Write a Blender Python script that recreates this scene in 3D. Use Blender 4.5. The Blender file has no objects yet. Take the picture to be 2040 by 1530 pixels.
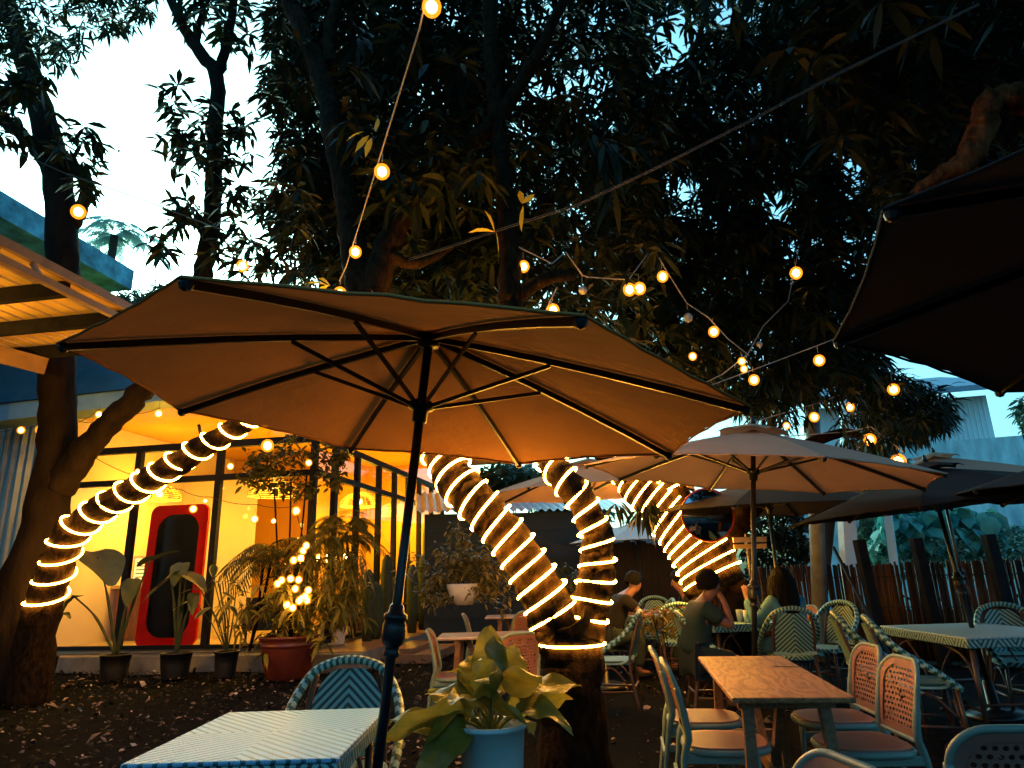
import bpy, math, random
import numpy as np
from mathutils import Vector, Matrix, Euler
random.seed(7); RNG = np.random.default_rng(11)
S = bpy.context.scene; COL = S.collection
R = math.radians
# ------------------------------------------------------------------ camera, sky, sun, exposure
PITCH, ROLL, CH, FPX = R(15.6), R(1.7), 1.35, 1350.0
FW = np.array([0, math.cos(PITCH), math.sin(PITCH)]); _r = np.array([1., 0, 0]); _u = np.array([0, -math.sin(PITCH), math.cos(PITCH)])
RT = math.cos(ROLL)*_r - math.sin(ROLL)*_u; UP = math.sin(ROLL)*_r + math.cos(ROLL)*_u
CP = np.array([0, 0, CH])
cd = bpy.data.cameras.new('camera'); cam = bpy.data.objects.new('camera', cd); COL.objects.link(cam)
cd.sensor_width = 36; cd.lens = 36*FPX/2040; cd.clip_end = 500; cd.clip_start = .05
cam.matrix_world = Matrix(((RT[0], UP[0], -FW[0], 0), (RT[1], UP[1], -FW[1], 0), (RT[2], UP[2], -FW[2], CH), (0, 0, 0, 1)))
S.camera = cam
W = bpy.data.worlds.new('World'); S.world = W; W.use_nodes = True
SUN_EL, SUN_ROT = R(16), R(-25)
wn = W.node_tree.nodes; wl = W.node_tree.links
bg = wn['Background']; sky = wn.new('ShaderNodeTexSky'); sky.sky_type = 'NISHITA'; sky.sun_disc = False
sky.sun_elevation = SUN_EL; sky.sun_rotation = SUN_ROT; sky.air_density = 1.0; sky.dust_density = 5.0; sky.ozone_density = 2.0
tint = wn.new('ShaderNodeMix'); tint.data_type = 'RGBA'; tint.blend_type = 'MULTIPLY'; tint.inputs[0].default_value = 1
wl.new(sky.outputs[0], tint.inputs[6]); tint.inputs[7].default_value = (.40, .95, 1.05, 1)
wl.new(tint.outputs[2], bg.inputs[0]); bg.inputs[1].default_value = 0.15
sl = bpy.data.lights.new('sun', 'SUN'); sun = bpy.data.objects.new('sun', sl); COL.objects.link(sun)
sl.energy = .12; sl.angle = R(25); sl.color = (.7, .9, 1); sun.rotation_euler = (R(76), 0, R(200))
S.view_settings.view_transform = 'Standard'; S.view_settings.look = 'None'; S.view_settings.gamma = 1; S.view_settings.exposure = 1.5
S.cycles.use_denoising = True; S.cycles.max_bounces = 7; S.cycles.diffuse_bounces = 3; S.cycles.transparent_max_bounces = 12
S.cycles.sample_clamp_indirect = 4; S.cycles.caustics_reflective = False; S.cycles.caustics_refractive = False

# ------------------------------------------------------------------ helpers
def ray(x, y): return FW*FPX + RT*(x-1020) - UP*(y-765)
def AT(x, y, Y):
    d = ray(x, y); return CP + d*(Y/d[1])
def G(x, y, z=0.0):
    d = ray(x, y); return CP + d*((z-CH)/d[2])
UA = .16; UU = np.array([math.sin(UA), math.cos(UA), 0]); VV = np.array([math.cos(UA), -math.sin(UA), 0]); KC = np.array([-3.4, 11.6, 0])
def B(s, t, z): return KC + VV*s + UU*t + np.array([0, 0, z])   # building axes: s along the front, t into the depth
V3 = lambda a: np.array(a, float)

class Nodes:
    def __init__(s, mat): s.m = mat; s.t = mat.node_tree; s.n = s.t.nodes; s.l = s.t.links
    def new(s, typ, **kw):
        n = s.n.new(typ)
        for k, v in kw.items(): setattr(n, k, v)
        return n
    def put(s, sock, v):
        if hasattr(v, 'is_linked'): s.l.new(v, sock)
        elif isinstance(v, (tuple, list)) and len(v) == 3 and sock.type == 'RGBA': sock.default_value = (*v, 1)
        else: sock.default_value = v
    def math(s, op, a, b=0.0):
        n = s.new('ShaderNodeMath', operation=op); s.put(n.inputs[0], a); s.put(n.inputs[1], b); return n.outputs[0]
    def mix(s, f, a, b, bt='MIX'):
        n = s.new('ShaderNodeMix', data_type='RGBA', blend_type=bt); s.put(n.inputs[0], f); s.put(n.inputs[6], a); s.put(n.inputs[7], b); return n.outputs[2]
    def xyz(s):
        c = s.new('ShaderNodeTexCoord'); x = s.new('ShaderNodeSeparateXYZ'); s.l.new(c.outputs['Object'], x.inputs[0]); return c.outputs['Object'], x.outputs
    def noise(s, co, scale, detail=4.0, rough=.6, stretch=None):
        if stretch:
            mp = s.new('ShaderNodeMapping'); mp.inputs['Scale'].default_value = stretch; s.l.new(co, mp.inputs[0]); co = mp.outputs[0]
        n = s.new('ShaderNodeTexNoise'); n.inputs['Scale'].default_value = scale; n.inputs['Detail'].default_value = detail; n.inputs['Roughness'].default_value = rough
        s.l.new(co, n.inputs['Vector']); return n.outputs[0]
    def ramp(s, f, stops):
        n = s.new('ShaderNodeValToRGB'); e = n.color_ramp.elements
        while len(e) < len(stops): e.new(.5)
        for k, (p, c) in enumerate(stops): e[k].position = p; e[k].color = (*c, 1)
        s.l.new(f, n.inputs[0]); return n.outputs[0]
    def bump(s, h, strength, dist=.02):
        b = s.new('ShaderNodeBump'); b.inputs['Strength'].default_value = strength; b.inputs['Distance'].default_value = dist; s.l.new(h, b.inputs['Height'])
        s.l.new(b.outputs[0], s.n['Principled BSDF'].inputs['Normal'])

def mat(name, col, rough=.6, var=.3, scale=6., bump=0., bscale=None, metal=0., spec=.5, stretch=None, trans=0., emit=None, es=0., detail=4.):
    m = bpy.data.materials.new(name); m.use_nodes = True; N = Nodes(m); p = N.n['Principled BSDF']
    co, _ = N.xyz()
    if var: 
        f = N.noise(co, scale, detail, .6, stretch)
        c = N.ramp(f, [(.3, tuple(x*(1-var) for x in col)), (.7, tuple(min(1, x*(1+var)) for x in col))])
        N.l.new(c, p.inputs['Base Color'])
    else: p.inputs['Base Color'].default_value = (*col, 1); c = None
    p.inputs['Roughness'].default_value = rough; p.inputs['Metallic'].default_value = metal; p.inputs['Specular IOR Level'].default_value = spec
    if bump: N.bump(N.noise(co, bscale or scale*4, 5., .65, stretch), bump)
    if emit: p.inputs['Emission Color'].default_value = (*emit, 1); p.inputs['Emission Strength'].default_value = es
    if trans:
        t = N.new('ShaderNodeBsdfTranslucent'); mx = N.new('ShaderNodeMixShader'); mx.inputs[0].default_value = trans
        if c is not None: N.l.new(c, t.inputs[0])
        else: t.inputs[0].default_value = (*col, 1)
        N.l.new(p.outputs[0], mx.inputs[1]); N.l.new(t.outputs[0], mx.inputs[2]); N.l.new(mx.outputs[0], N.n['Material Output'].inputs[0])
    return m
def emat(name, col, s):
    m = bpy.data.materials.new(name); m.use_nodes = True; p = m.node_tree.nodes['Principled BSDF']
    p.inputs['Base Color'].default_value = (*col, 1); p.inputs['Emission Color'].default_value = (*col, 1); p.inputs['Emission Strength'].default_value = s; return m
def glass_mat(name, tintc=(.9, .95, 1), refl=.12, rough=.02):
    m = bpy.data.materials.new(name); m.use_nodes = True; N = Nodes(m); N.n.remove(N.n['Principled BSDF'])
    tr = N.new('ShaderNodeBsdfTransparent'); tr.inputs[0].default_value = (*tintc, 1); gl = N.new('ShaderNodeBsdfGlossy'); gl.inputs['Roughness'].default_value = rough
    ge = N.new('ShaderNodeNewGeometry'); dt = N.new('ShaderNodeVectorMath', operation='DOT_PRODUCT'); N.l.new(ge.outputs['Incoming'], dt.inputs[0]); N.l.new(ge.outputs['Normal'], dt.inputs[1])
    f = N.math('MINIMUM', N.math('ADD', N.math('MULTIPLY', N.math('POWER', N.math('SUBTRACT', 1., N.math('ABSOLUTE', dt.outputs['Value'])), 5.), .8), .025), .9); mx = N.new('ShaderNodeMixShader')
    N.l.new(f, mx.inputs[0]); N.l.new(tr.outputs[0], mx.inputs[1]); N.l.new(gl.outputs[0], mx.inputs[2]); N.l.new(mx.outputs[0], N.n['Material Output'].inputs[0]); return m
def leaf_mat(name, stops, rough=.45, trans=.3, vein=False):
    m = bpy.data.materials.new(name); m.use_nodes = True; N = Nodes(m); p = N.n['Principled BSDF']
    g = N.new('ShaderNodeNewGeometry'); c = N.ramp(g.outputs['Random Per Island'], stops)
    co, _ = N.xyz()
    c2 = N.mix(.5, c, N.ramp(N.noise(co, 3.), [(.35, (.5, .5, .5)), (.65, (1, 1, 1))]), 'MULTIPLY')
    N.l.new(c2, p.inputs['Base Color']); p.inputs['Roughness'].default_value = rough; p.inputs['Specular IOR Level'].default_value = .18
    t = N.new('ShaderNodeBsdfTranslucent'); N.l.new(c2, t.inputs[0]); mx = N.new('ShaderNodeMixShader'); mx.inputs[0].default_value = trans
    N.l.new(p.outputs[0], mx.inputs[1]); N.l.new(t.outputs[0], mx.inputs[2]); N.l.new(mx.outputs[0], N.n['Material Output'].inputs[0]); return m

class MB:
    """collects shapes and links them as ONE mesh object"""
    def __init__(s): s.v = []; s.f = []; s.mi = []; s.k = 0
    def add(s, vs, fs, mi=None):
        o = len(s.v); s.v += [tuple(map(float, v)) for v in vs]; s.f += [tuple(i+o for i in f) for f in fs]
        s.mi += list(mi) if mi is not None else [s.k]*len(fs); return s
    def box(s, c, sz, rot=None, axes=None):
        c = V3(c); h = V3(sz)/2
        A = np.eye(3) if axes is None else np.array(axes, float)
        if rot is not None: A = np.array(Euler(rot).to_matrix()).T @ np.eye(3)
        vs = [c + A[0]*h[0]*i + A[1]*h[1]*j + A[2]*h[2]*k for i in (-1, 1) for j in (-1, 1) for k in (-1, 1)]
        return s.add(vs, [(0, 1, 3, 2), (4, 6, 7, 5), (0, 4, 5, 1), (2, 3, 7, 6), (0, 2, 6, 4), (1, 5, 7, 3)])
    def bar(s, p, q, w, h=None, up=(0, 0, 1)):
        p, q = V3(p), V3(q); d = q-p; L = np.linalg.norm(d); d /= L; u = V3(up)
        if abs(d@u) > .95: u = V3((0, 1, 0))
        a = np.cross(d, u); a /= np.linalg.norm(a); b = np.cross(a, d)
        return s.box((p+q)/2, (L, w, h or w), axes=(d, a, b))
    def tube(s, pts, rad, n=8, cap=True, closed=False, mifn=None, wob=0., seed=0):
        P = [V3(p) for p in pts]; m = len(P); rs = [rad]*m if np.isscalar(rad) else list(rad); rg = np.random.default_rng(seed)
        T = []
        for i in range(m):
            a = P[(i-1) % m] if closed or i else P[0]; b = P[(i+1) % m] if closed or i < m-1 else P[-1]
            t = b-a; T.append(t/(np.linalg.norm(t)+1e-12))
        u = V3((0, 0, 1)) if abs(T[0][2]) < .9 else V3((1, 0, 0)); vs = []; fr = []
        for i in range(m):
            a = u - T[i]*(u@T[i]); a /= np.linalg.norm(a)+1e-12; u = a; b = np.cross(T[i], a)
            for k in range(n):
                th = 2*math.pi*k/n; rr = rs[i]*(1+(rg.uniform(-wob, wob) if wob else 0)); vs.append(P[i]+rr*(math.cos(th)*a+math.sin(th)*b))
        fs, mi = [], []
        for i in range(m if closed else m-1):
            j = (i+1) % m
            for k in range(n):
                l = (k+1) % n; fs.append((i*n+k, i*n+l, j*n+l, j*n+k)); mi.append(mifn(i, k) if mifn else s.k)
        if cap and not closed:
            fs += [tuple(range(n))[::-1], tuple((m-1)*n+k for k in range(n))]; mi += [mi[0], mi[-1]]
        return s.add(vs, fs, mi)
    def lathe(s, prof, c=(0, 0, 0), n=24, cap=True):
        c = V3(c); vs = [c+V3((r*math.cos(2*math.pi*k/n), r*math.sin(2*math.pi*k/n), z)) for r, z in prof for k in range(n)]; m = len(prof)
        fs = [(i*n+k, i*n+(k+1) % n, (i+1)*n+(k+1) % n, (i+1)*n+k) for i in range(m-1) for k in range(n)]
        if cap: fs += [tuple(range(n))[::-1], tuple((m-1)*n+k for k in range(n))]
        return s.add(vs, fs)
    def ball(s, c, r, n=10, m=7):
        c = V3(c); r = V3((r, r, r)) if np.isscalar(r) else V3(r)
        pr = [(math.sin(math.pi*(i+.02)/(m-1+.04)), -math.cos(math.pi*(i+.02)/(m-1+.04))) for i in range(m)]
        vs = [c+r*V3((a*math.cos(2*math.pi*k/n), a*math.sin(2*math.pi*k/n), z)) for a, z in pr for k in range(n)]
        fs = [(i*n+k, i*n+(k+1) % n, (i+1)*n+(k+1) % n, (i+1)*n+k) for i in range(m-1) for k in range(n)] + [tuple(range(n))[::-1], tuple((m-1)*n+k for k in range(n))]
        return s.add(vs, fs)
    def grid(s, fn, nu, nv, closed_u=False):
        vs = [fn(i/nu, j/nv) for j in range(nv+1) for i in range(nu if closed_u else nu+1)]; w = nu if closed_u else nu+1
        return s.add(vs, [(j*w+i, j*w+(i+1) % w, (j+1)*w+(i+1) % w, (j+1)*w+i) for j in range(nv) for i in range(nu)])
    def slab(s, poly, z0, z1, inset=0.):
        """prism from a 2D outline"""
        n = len(poly); vs = [(x, y, z0) for x, y in poly]+[(x, y, z1) for x, y in poly]
        return s.add(vs, [tuple(range(n))[::-1], tuple(range(n, 2*n))]+[(i, (i+1) % n, n+(i+1) % n, n+i) for i in range(n)])
    def build(s, name, m, parent=None, smooth=False, bevel=0.):
        me = bpy.data.meshes.new(name); off = np.zeros(3)
        if parent is not None and parent.get('_w'): off = np.array(parent.location)
        me.from_pydata([(a-off[0], b-off[1], c-off[2]) for a, b, c in s.v], [], s.f)
        for x in (m if isinstance(m, (list, tuple)) else [m]): me.materials.append(x)
        me.polygons.foreach_set('material_index', np.array(s.mi, dtype=np.int32))
        if smooth: me.polygons.foreach_set('use_smooth', np.ones(len(s.f), dtype=bool))
        me.update(); o = bpy.data.objects.new(name, me); COL.objects.link(o); o.parent = parent
        if parent is None and not smooth and False: pass
        if bevel:
            b = o.modifiers.new('bevel', 'BEVEL'); b.width = bevel; b.segments = 2; b.limit_method = 'ANGLE'
        return o
def np_mesh(name, V, F, m, parent=None, off=None):
    V = np.asarray(V, np.float32).copy()
    if parent is not None and parent.get('_w'): V -= np.array(parent.location, np.float32)
    F = np.asarray(F, np.int32); me = bpy.data.meshes.new(name); k = F.shape[1]
    me.vertices.add(len(V)); me.vertices.foreach_set('co', V.ravel()); me.loops.add(F.size); me.loops.foreach_set('vertex_index', F.ravel())
    me.polygons.add(len(F)); me.polygons.foreach_set('loop_start', np.arange(0, F.size, k, dtype=np.int32)); me.polygons.foreach_set('loop_total', np.full(len(F), k, np.int32))
    me.update(calc_edges=True); me.materials.append(m); o = bpy.data.objects.new(name, me); COL.objects.link(o); o.parent = parent; return o
def thing(name, label, cat, loc=(0, 0, 0), rot=(0, 0, 0), group=None, world=False):
    o = bpy.data.objects.new(name, None); o.empty_display_size = .1; COL.objects.link(o); o.location = tuple(map(float, loc)); o.rotation_euler = rot
    o['label'] = label; o['category'] = cat
    if group: o['group'] = group
    if world: o['_w'] = 1
    return o
def tag(o, label, cat, group=None):
    o['label'] = label; o['category'] = cat
    if group: o['group'] = group
    return o
def struct(o, kind='structure'): o['kind'] = kind; return o
def dup(root, loc, rot, label, group=None):
    r = root.copy(); COL.objects.link(r); r.location = tuple(map(float, loc)); r.rotation_euler = rot; r['label'] = label
    if group: r['group'] = group
    for ch in list(root.children):
        c = ch.copy(); COL.objects.link(c); c.parent = r
        for g in list(ch.children):
            d = g.copy(); COL.objects.link(d); d.parent = c
    return r
def spline(P, k=6):
    P = [V3(p) for p in P]; out = []
    for i in range(len(P)-1):
        a, b, c, d = P[max(0, i-1)], P[i], P[i+1], P[min(len(P)-1, i+2)]
        for j in range(k):
            t = j/k; out.append(.5*((2*b)+(c-a)*t+(2*a-5*b+4*c-d)*t*t+(3*b-a-3*c+d)*t**3))
    out.append(P[-1]); return out
# ---- leaves
def leaf_cloud(pos, dirs, L, Wd, droop, rng, jitter=.35):
    """one blade per row: 7 verts, drooping towards the tip"""
    n = len(pos); d = dirs/np.linalg.norm(dirs, axis=1)[:, None]; L = np.asarray(L)[:, None]*np.ones((n, 1)); Wd = np.asarray(Wd)[:, None]*np.ones((n, 1))
    side = np.cross(d, np.array([0, 0, 1.])+rng.normal(0, jitter, (n, 3))); side /= np.linalg.norm(side, axis=1)[:, None]+1e-9
    dn = np.array([0, 0, -1.]); out = []
    for t, w in ((0, .12), (.3, .85), (.62, 1.), (1, .04)):
        c = pos+d*L*t+dn*L*droop*t*t
        fold = np.cross(side, d)*(.12*Wd*w)
        out += [c-side*Wd*w*.5+fold, c+side*Wd*w*.5+fold]
    V = np.stack(out, 1).reshape(-1, 3); b = np.arange(n)[:, None]*8
    F = np.concatenate([b+np.array([[0, 1, 3, 2]]), b+np.array([[2, 3, 5, 4]]), b+np.array([[4, 5, 7, 6]])], 0); return V, F
def rosettes(cent, k, L, W_, droop, rng, el=(-.9, .35)):
    cent = np.repeat(cent, k, 0); n = len(cent); az = rng.uniform(0, 2*np.pi, n); e = rng.uniform(*el, n)
    d = np.stack([np.cos(az)*np.cos(e), np.sin(az)*np.cos(e), np.sin(e)], 1)
    s = rng.uniform(.6, 1.15, n); return leaf_cloud(cent+d*.02+rng.normal(0, .025, (n, 3)), d, L*s, W_*s, droop, rng)
def join(parts):
    V, F, o = [], [], 0
    for v, f in parts: V.append(v); F.append(f+o); o += len(v)
    return np.concatenate(V), np.concatenate(F)
def inpoly(x, y, poly):
    ins = np.zeros(len(x), bool); j = len(poly)-1
    for i in range(len(poly)):
        xi, yi = poly[i]; xj, yj = poly[j]
        with np.errstate(divide='ignore', invalid='ignore'):
            ins ^= ((yi > y) != (yj > y)) & (x < (xj-xi)*(y-yi)/(yj-yi)+xi)
        j = i
    return ins

# ------------------------------------------------------------------ materials
WARM = (1., .40, .05)
M_bark = mat('bark', (.012, .008, .006), .9, .6, 5., 1., 16., spec=.08, stretch=(1, 1, .35))
M_barkw = mat('rough_bark', (.019, .010, .004), .9, .8, 22., 1., 30., spec=.06, stretch=(1, 1, .5))
M_rope = emat('rope_light', (1., .43, .045), 33.)
M_bulb = emat('lit_bulb', (1., .50, .10), 11.)
M_bulb2 = emat('lit_small_bulb', (1., .46, .055), 26.)
def halo_mat():
    m = bpy.data.materials.new('amber_bulb_halo'); m.use_nodes = True; N = Nodes(m); N.n.remove(N.n['Principled BSDF']); tr = N.new('ShaderNodeBsdfTransparent'); em = N.new('ShaderNodeEmission'); em.inputs[0].default_value = (1, .26, .012, 1); em.inputs[1].default_value = 1.1
    mx = N.new('ShaderNodeMixShader'); mx.inputs[0].default_value = .42; N.l.new(tr.outputs[0], mx.inputs[1]); N.l.new(em.outputs[0], mx.inputs[2]); N.l.new(mx.outputs[0], N.n['Material Output'].inputs[0]); return m
M_halo = halo_mat()  # glowing shell round each lit bulb, stands in for its halo
M_unlit = mat('clear_bulb_glass', (.35, .33, .3), .1, 0, spec=.8)
M_socket = mat('black_socket', (.01, .01, .01), .5, 0)
M_cord = mat('pale_cord', (.35, .3, .27), .6, .2, 30.)
M_cordk = mat('dark_cord', (.015, .015, .015), .5, 0)
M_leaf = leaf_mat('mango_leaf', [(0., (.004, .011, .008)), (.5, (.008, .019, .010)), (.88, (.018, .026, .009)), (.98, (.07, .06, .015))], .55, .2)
M_leafy = leaf_mat('lit_yellow_leaf', [(0., (.85, .55, .03)), (1., (.95, .65, .04))], .5, .5)
M_leaffar = leaf_mat('far_leaf', [(0., (.03, .09, .07)), (1., (.07, .15, .1))], .5, .3)
M_bush = leaf_mat('shrub_leaf', [(0., (.025, .045, .012)), (1., (.16, .14, .035))], .45, .25)
M_gold = leaf_mat('gold_lit_leaf', [(0., (.10, .11, .02)), (1., (.34, .27, .05))], .45, .3)  # golden bulb light on the corner plants put into the leaf colour
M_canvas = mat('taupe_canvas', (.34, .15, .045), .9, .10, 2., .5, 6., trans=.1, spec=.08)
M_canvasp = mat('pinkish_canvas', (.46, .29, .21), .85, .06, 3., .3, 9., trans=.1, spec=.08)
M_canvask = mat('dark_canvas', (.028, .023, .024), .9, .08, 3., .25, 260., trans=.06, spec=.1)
M_pole = mat('black_metal', (.012, .014, .018), .35, .2, 20., metal=.3)
M_cream = mat('cream_wall', (.75, .55, .28), .7, .06, 1.5)
M_yellow = mat('yellow_wall', (.80, .42, .02), .6, .06, 1.2)
M_pinkwall = mat('pale_wall', (.80, .68, .52), .7, .05, 1.)
M_frame = mat('black_steel_frame', (.010, .010, .012), .6, .2, 12., spec=.2)
M_glass = glass_mat('window_glass')
M_floor = mat('tile_floor', (.45, .36, .24), .4, .15, 3.)
M_conc = mat('concrete', (.22, .21, .2), .85, .3, 4., .4, 30.)
M_tilebrown = mat('brown_tile', (.30, .17, .09), .45, .2, 6., .1)
M_dkblue = mat('dark_steel_sheet', (.03, .07, .10), .45, .2, 3.)
M_fascia = mat('steel_fascia', (.16, .30, .38), .5, .15, 4.)
M_wood = None
def wood_mat(name, c1, c2, rough=.4, scale=1.0, spec=.4):
    m = bpy.data.materials.new(name); m.use_nodes = True; N = Nodes(m); p = N.n['Principled BSDF']; co, x = N.xyz()
    d = N.noise(co, 2.2*scale, 3., .5, (3.5, .55, 3.5)); w = N.math('FRACT', N.math('MULTIPLY', d, 9.0))
    w = N.math('ABSOLUTE', N.math('SUBTRACT', w, .5)); fine = N.noise(co, 30*scale, 4., .7, (6, .25, 6))
    f = N.math('ADD', N.math('MULTIPLY', w, 1.2), N.math('MULTIPLY', fine, .6))
    N.l.new(N.ramp(f, [(.25, c2), (.8, c1)]), p.inputs['Base Color']); p.inputs['Roughness'].default_value = rough; p.inputs['Specular IOR Level'].default_value = spec
    N.bump(f, .12, .004); return m
M_wood = wood_mat('oak_top', (.36, .18, .075), (.19, .085, .032), .5, spec=.2)
M_woodpale = wood_mat('sky_sheen_table_top', (.62, .45, .32), (.5, .34, .22), .22, spec=.7)  # paler wood colour stands in for the sky's reflection on the tops
M_wooddk = wood_mat('table_leg_wood', (.24, .125, .06), (.15, .075, .035), .5)
M_timber = mat('dark_timber', (.012, .011, .012), .9, .4, 6., .5, 30., spec=.1)
M_board = mat('weathered_board', (.035, .024, .02), .85, .4, 6., .5, 30., stretch=(6, 6, .6))

# ------------------------------------------------------------------ ground
def ground_mat():
    m = bpy.data.materials.new('dark_soil'); m.use_nodes = True; N = Nodes(m); p = N.n['Principled BSDF']; co, _ = N.xyz()
    a = N.noise(co, 1.3, 5.); b = N.noise(co, 26., 6., .75)
    c = N.mix(N.math('MULTIPLY', a, .8), N.ramp(b, [(.35, (.002, .003, .004)), (.6, (.006, .0065, .008)), (.8, (.03, .028, .028))]), (.004, .005, .007))
    N.l.new(c, p.inputs['Base Color']); p.inputs['Roughness'].default_value = .95; p.inputs['Specular IOR Level'].default_value = .04; N.bump(b, .9, .03); return m
g = MB()
rg = np.random.default_rng(3)
nx, ny = 90, 90
def gfn(u, v):
    x = -16+40*u; y = -4+40*v; return (x, y, .012*math.sin(x*2.1+y)+.012*math.sin(y*3.3-x*1.7)-.02)
g.grid(gfn, nx, ny)
struct(g.build('ground', ground_mat(), smooth=True))
g = MB(); g.box((0, 60, -.07), (400, 400, .02)); struct(g.build('far_ground', mat('far_soil', (.03, .03, .03), .9)))
# wood-chip and leaf litter scattered over the soil
def litter():
    n = 15000; rgl = np.random.default_rng(5)
    y = 1.6+11*rgl.random(n)**1.3; x = -9+13.5*rgl.random(n)
    keep = rgl.random(n) < np.where(x < -.2, 1., .32); x, y = x[keep], y[keep]; n = len(x)
    P = np.stack([x, y, .005+.03*rgl.random(n)], 1); az = rgl.uniform(0, 6.28, n); e = rgl.normal(0, .35, n)
    d = np.stack([np.cos(az)*np.cos(e), np.sin(az)*np.cos(e), np.sin(e)], 1); L = .025+.06*rgl.random(n)**2; big = rgl.random(n) < .05; L[big] *= 2.2
    s = np.cross(d, [0, 0, 1.]+rgl.normal(0, .5, (n, 3))); s /= np.linalg.norm(s, axis=1)[:, None]; up = np.cross(s, d); w = L*rgl.uniform(.3, .8, n)
    c = [P-d*L[:, None]/2-s*w[:, None]*.3, P-s*w[:, None]/2+d*L[:, None]*.1, P+d*L[:, None]/2, P+s*w[:, None]/2, P+up*(L*.22)[:, None]]
    V = np.stack(c, 1).reshape(-1, 3); b = np.arange(n)[:, None]*5
    F = np.concatenate([b+np.array([[0, 1, 4]]), b+np.array([[1, 2, 4]]), b+np.array([[2, 3, 4]]), b+np.array([[3, 0, 4]])])
    m = leaf_mat('wood_chip', [(0., (.004, .0045, .005)), (.55, (.014, .012, .012)), (.76, (.06, .048, .048)), (.92, (.2, .145, .135)), (.98, (.5, .42, .38))], .8, 0.)
    o = np_mesh('wood_chip_litter', V, F, m); o['kind'] = 'stuff'
litter()
g = MB(); g.slab([tuple(G(890, 1222)[:2]), tuple(G(1120, 1230)[:2]), (6, 26), (-2, 27)], -.06, .03)
struct(g.build('paved_yard', mat('wet_paving', (.10, .16, .22), .25, .3, 2.)))

# ------------------------------------------------------------------ cafe building
FL, RT_, MID, TOP = .30, 3.68, 3.12, 4.45      # floor, top rail, mid rail, fascia
LS = 8.2
cafe = thing('cafe_building', 'lit glass-fronted cafe with black window frames and yellow upper wall', 'building', KC, world=True)
def bb(m, s0, s1, t0, t1, z0, z1): m.box(B((s0+s1)/2, (t0+t1)/2, (z0+z1)/2), (s1-s0, t1-t0, z1-z0), axes=(VV, UU, (0, 0, 1))); return m
bb(MB(), -9.5, -.02, .02, 8.2, .24, FL).build('floor', M_floor, cafe)
m = MB(); bb(m, -10.5, 1.05, -.42, 8.3, -.05, .235); o = m.build('raised_kerb', M_conc, cafe, bevel=.015)
m = MB(); bb(m, .35, 1.9, .5, 2.2, -.05, .12); bb(m, 1.06, 1.55, .6, 2.1, .12, .2); m.build('entrance_step', M_tilebrown, cafe, bevel=.01)
m = MB(); bb(m, .03, 1.04, -.2, 7.9, .236, .245); m.build('walkway_tiles', M_tilebrown, cafe)
bb(MB(), -9.5, -.02, 8.0, 8.15, FL, TOP).build('back_wall', M_yellow, cafe)
bb(MB(), -2.3, -2.2, 4.6, 8.0, FL, TOP).build('inner_partition', M_yellow, cafe)
bb(MB(), -5.0, -2.3, 5.6, 5.72, FL, TOP).build('inner_partition', M_yellow, cafe)
bb(MB(), -5.15, -5.0, .1, 5.6, FL, TOP).build('inner_side_wall', M_pinkwall, cafe)
bb(MB(), -5.0, -3.2, 3.6, 3.72, FL, RT_).build('inner_partition', M_pinkwall, cafe)
bb(MB(), -9.5, 0, .02, 8.2, TOP+.01, TOP+.09).build('ceiling', M_yellow, cafe)
bb(MB(), -9.5, .05, -.02, 0, RT_+.09, TOP).build('window_pane', M_glass, cafe)
bb(MB(), -.01, .01, .03, 8.2, RT_+.09, TOP).build('window_pane', M_glass, cafe)
m = MB(); bb(m, .06, 1.95, -.3, 8.6, TOP+.0, TOP+.06); m.build('soffit', M_yellow, cafe)
m = MB(); bb(m, 1.95, 2.05, -.3, 8.7, TOP-.1, TOP+.16); m.build('eave_trim', mat('white_trim', (.6, .6, .6), .5, .1), cafe)
# raking blue fascia and dark sheet roof edge over the front
m = MB(); a, b = AT(-60, 846, 11.4), AT(330, 797, 11.1); a2, b2 = AT(-60, 812, 11.4), AT(330, 768, 11.1); dy = V3((-.05, .5, 0))
m.add([a, b, b2, a2, a+dy, b+dy, b2+dy, a2+dy], [(0, 1, 2, 3), (5, 4, 7, 6), (4, 0, 3, 7), (1, 5, 6, 2), (3, 2, 6, 7), (4, 5, 1, 0)]); m.build('fascia', M_fascia, cafe)
m = MB(); a, b = AT(-80, 812, 11.35), AT(330, 766, 11.05); a2, b2 = AT(-80, 650, 12.3), AT(330, 690, 12.3)
m.add([a, b, b2, a2, a+dy, b+dy, b2+dy, a2+dy], [(0, 1, 2, 3), (5, 4, 7, 6), (4, 0, 3, 7), (1, 5, 6, 2), (3, 2, 6, 7)]); m.build('sheet_roof', M_dkblue, cafe)
# frames
fr = MB()
def vpost(s, t, w=.1, d=.1): bb(fr, s-w/2, s+w/2, t-d/2, t+d/2, FL, RT_)
FP = [-5.0, -3.42, -1.82, -.05]; SP = [.75, 1.8, 3.0, 4.0, 5.0, 5.9, 7.0, 8.15]
for s_ in FP: vpost(s_, 0, .11)
for t_ in SP: vpost(-.0, t_, .1, .12)
for z_, h_ in ((RT_+.03, .12), (MID, .1), (FL+.03, .06)):
    bb(fr, -5.1, .06, -.052, .052, z_-h_/2, z_+h_/2); bb(fr, -.052, .052, .06, 8.2, z_-h_/2-.003, z_+h_/2-.003)
fr.build('window_frame', M_frame, cafe)
for s0, s1 in zip(FP[:-1], FP[1:]):
    for z0, z1 in ((FL+.06, MID-.05), (MID+.05, RT_-.03)):
        bb(MB(), s0+.055, s1-.055, -.006, .006, z0, z1).build('window_pane', M_glass, cafe)
for t0, t1 in zip([.0]+SP[:-1], SP):
    for z0, z1 in ((FL+.06, MID-.05), (MID+.05, RT_-.03)):
        bb(MB(), -.006, .006, t0+.06, t1-.06, z0, z1).build('window_pane', M_glass, cafe)
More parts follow.
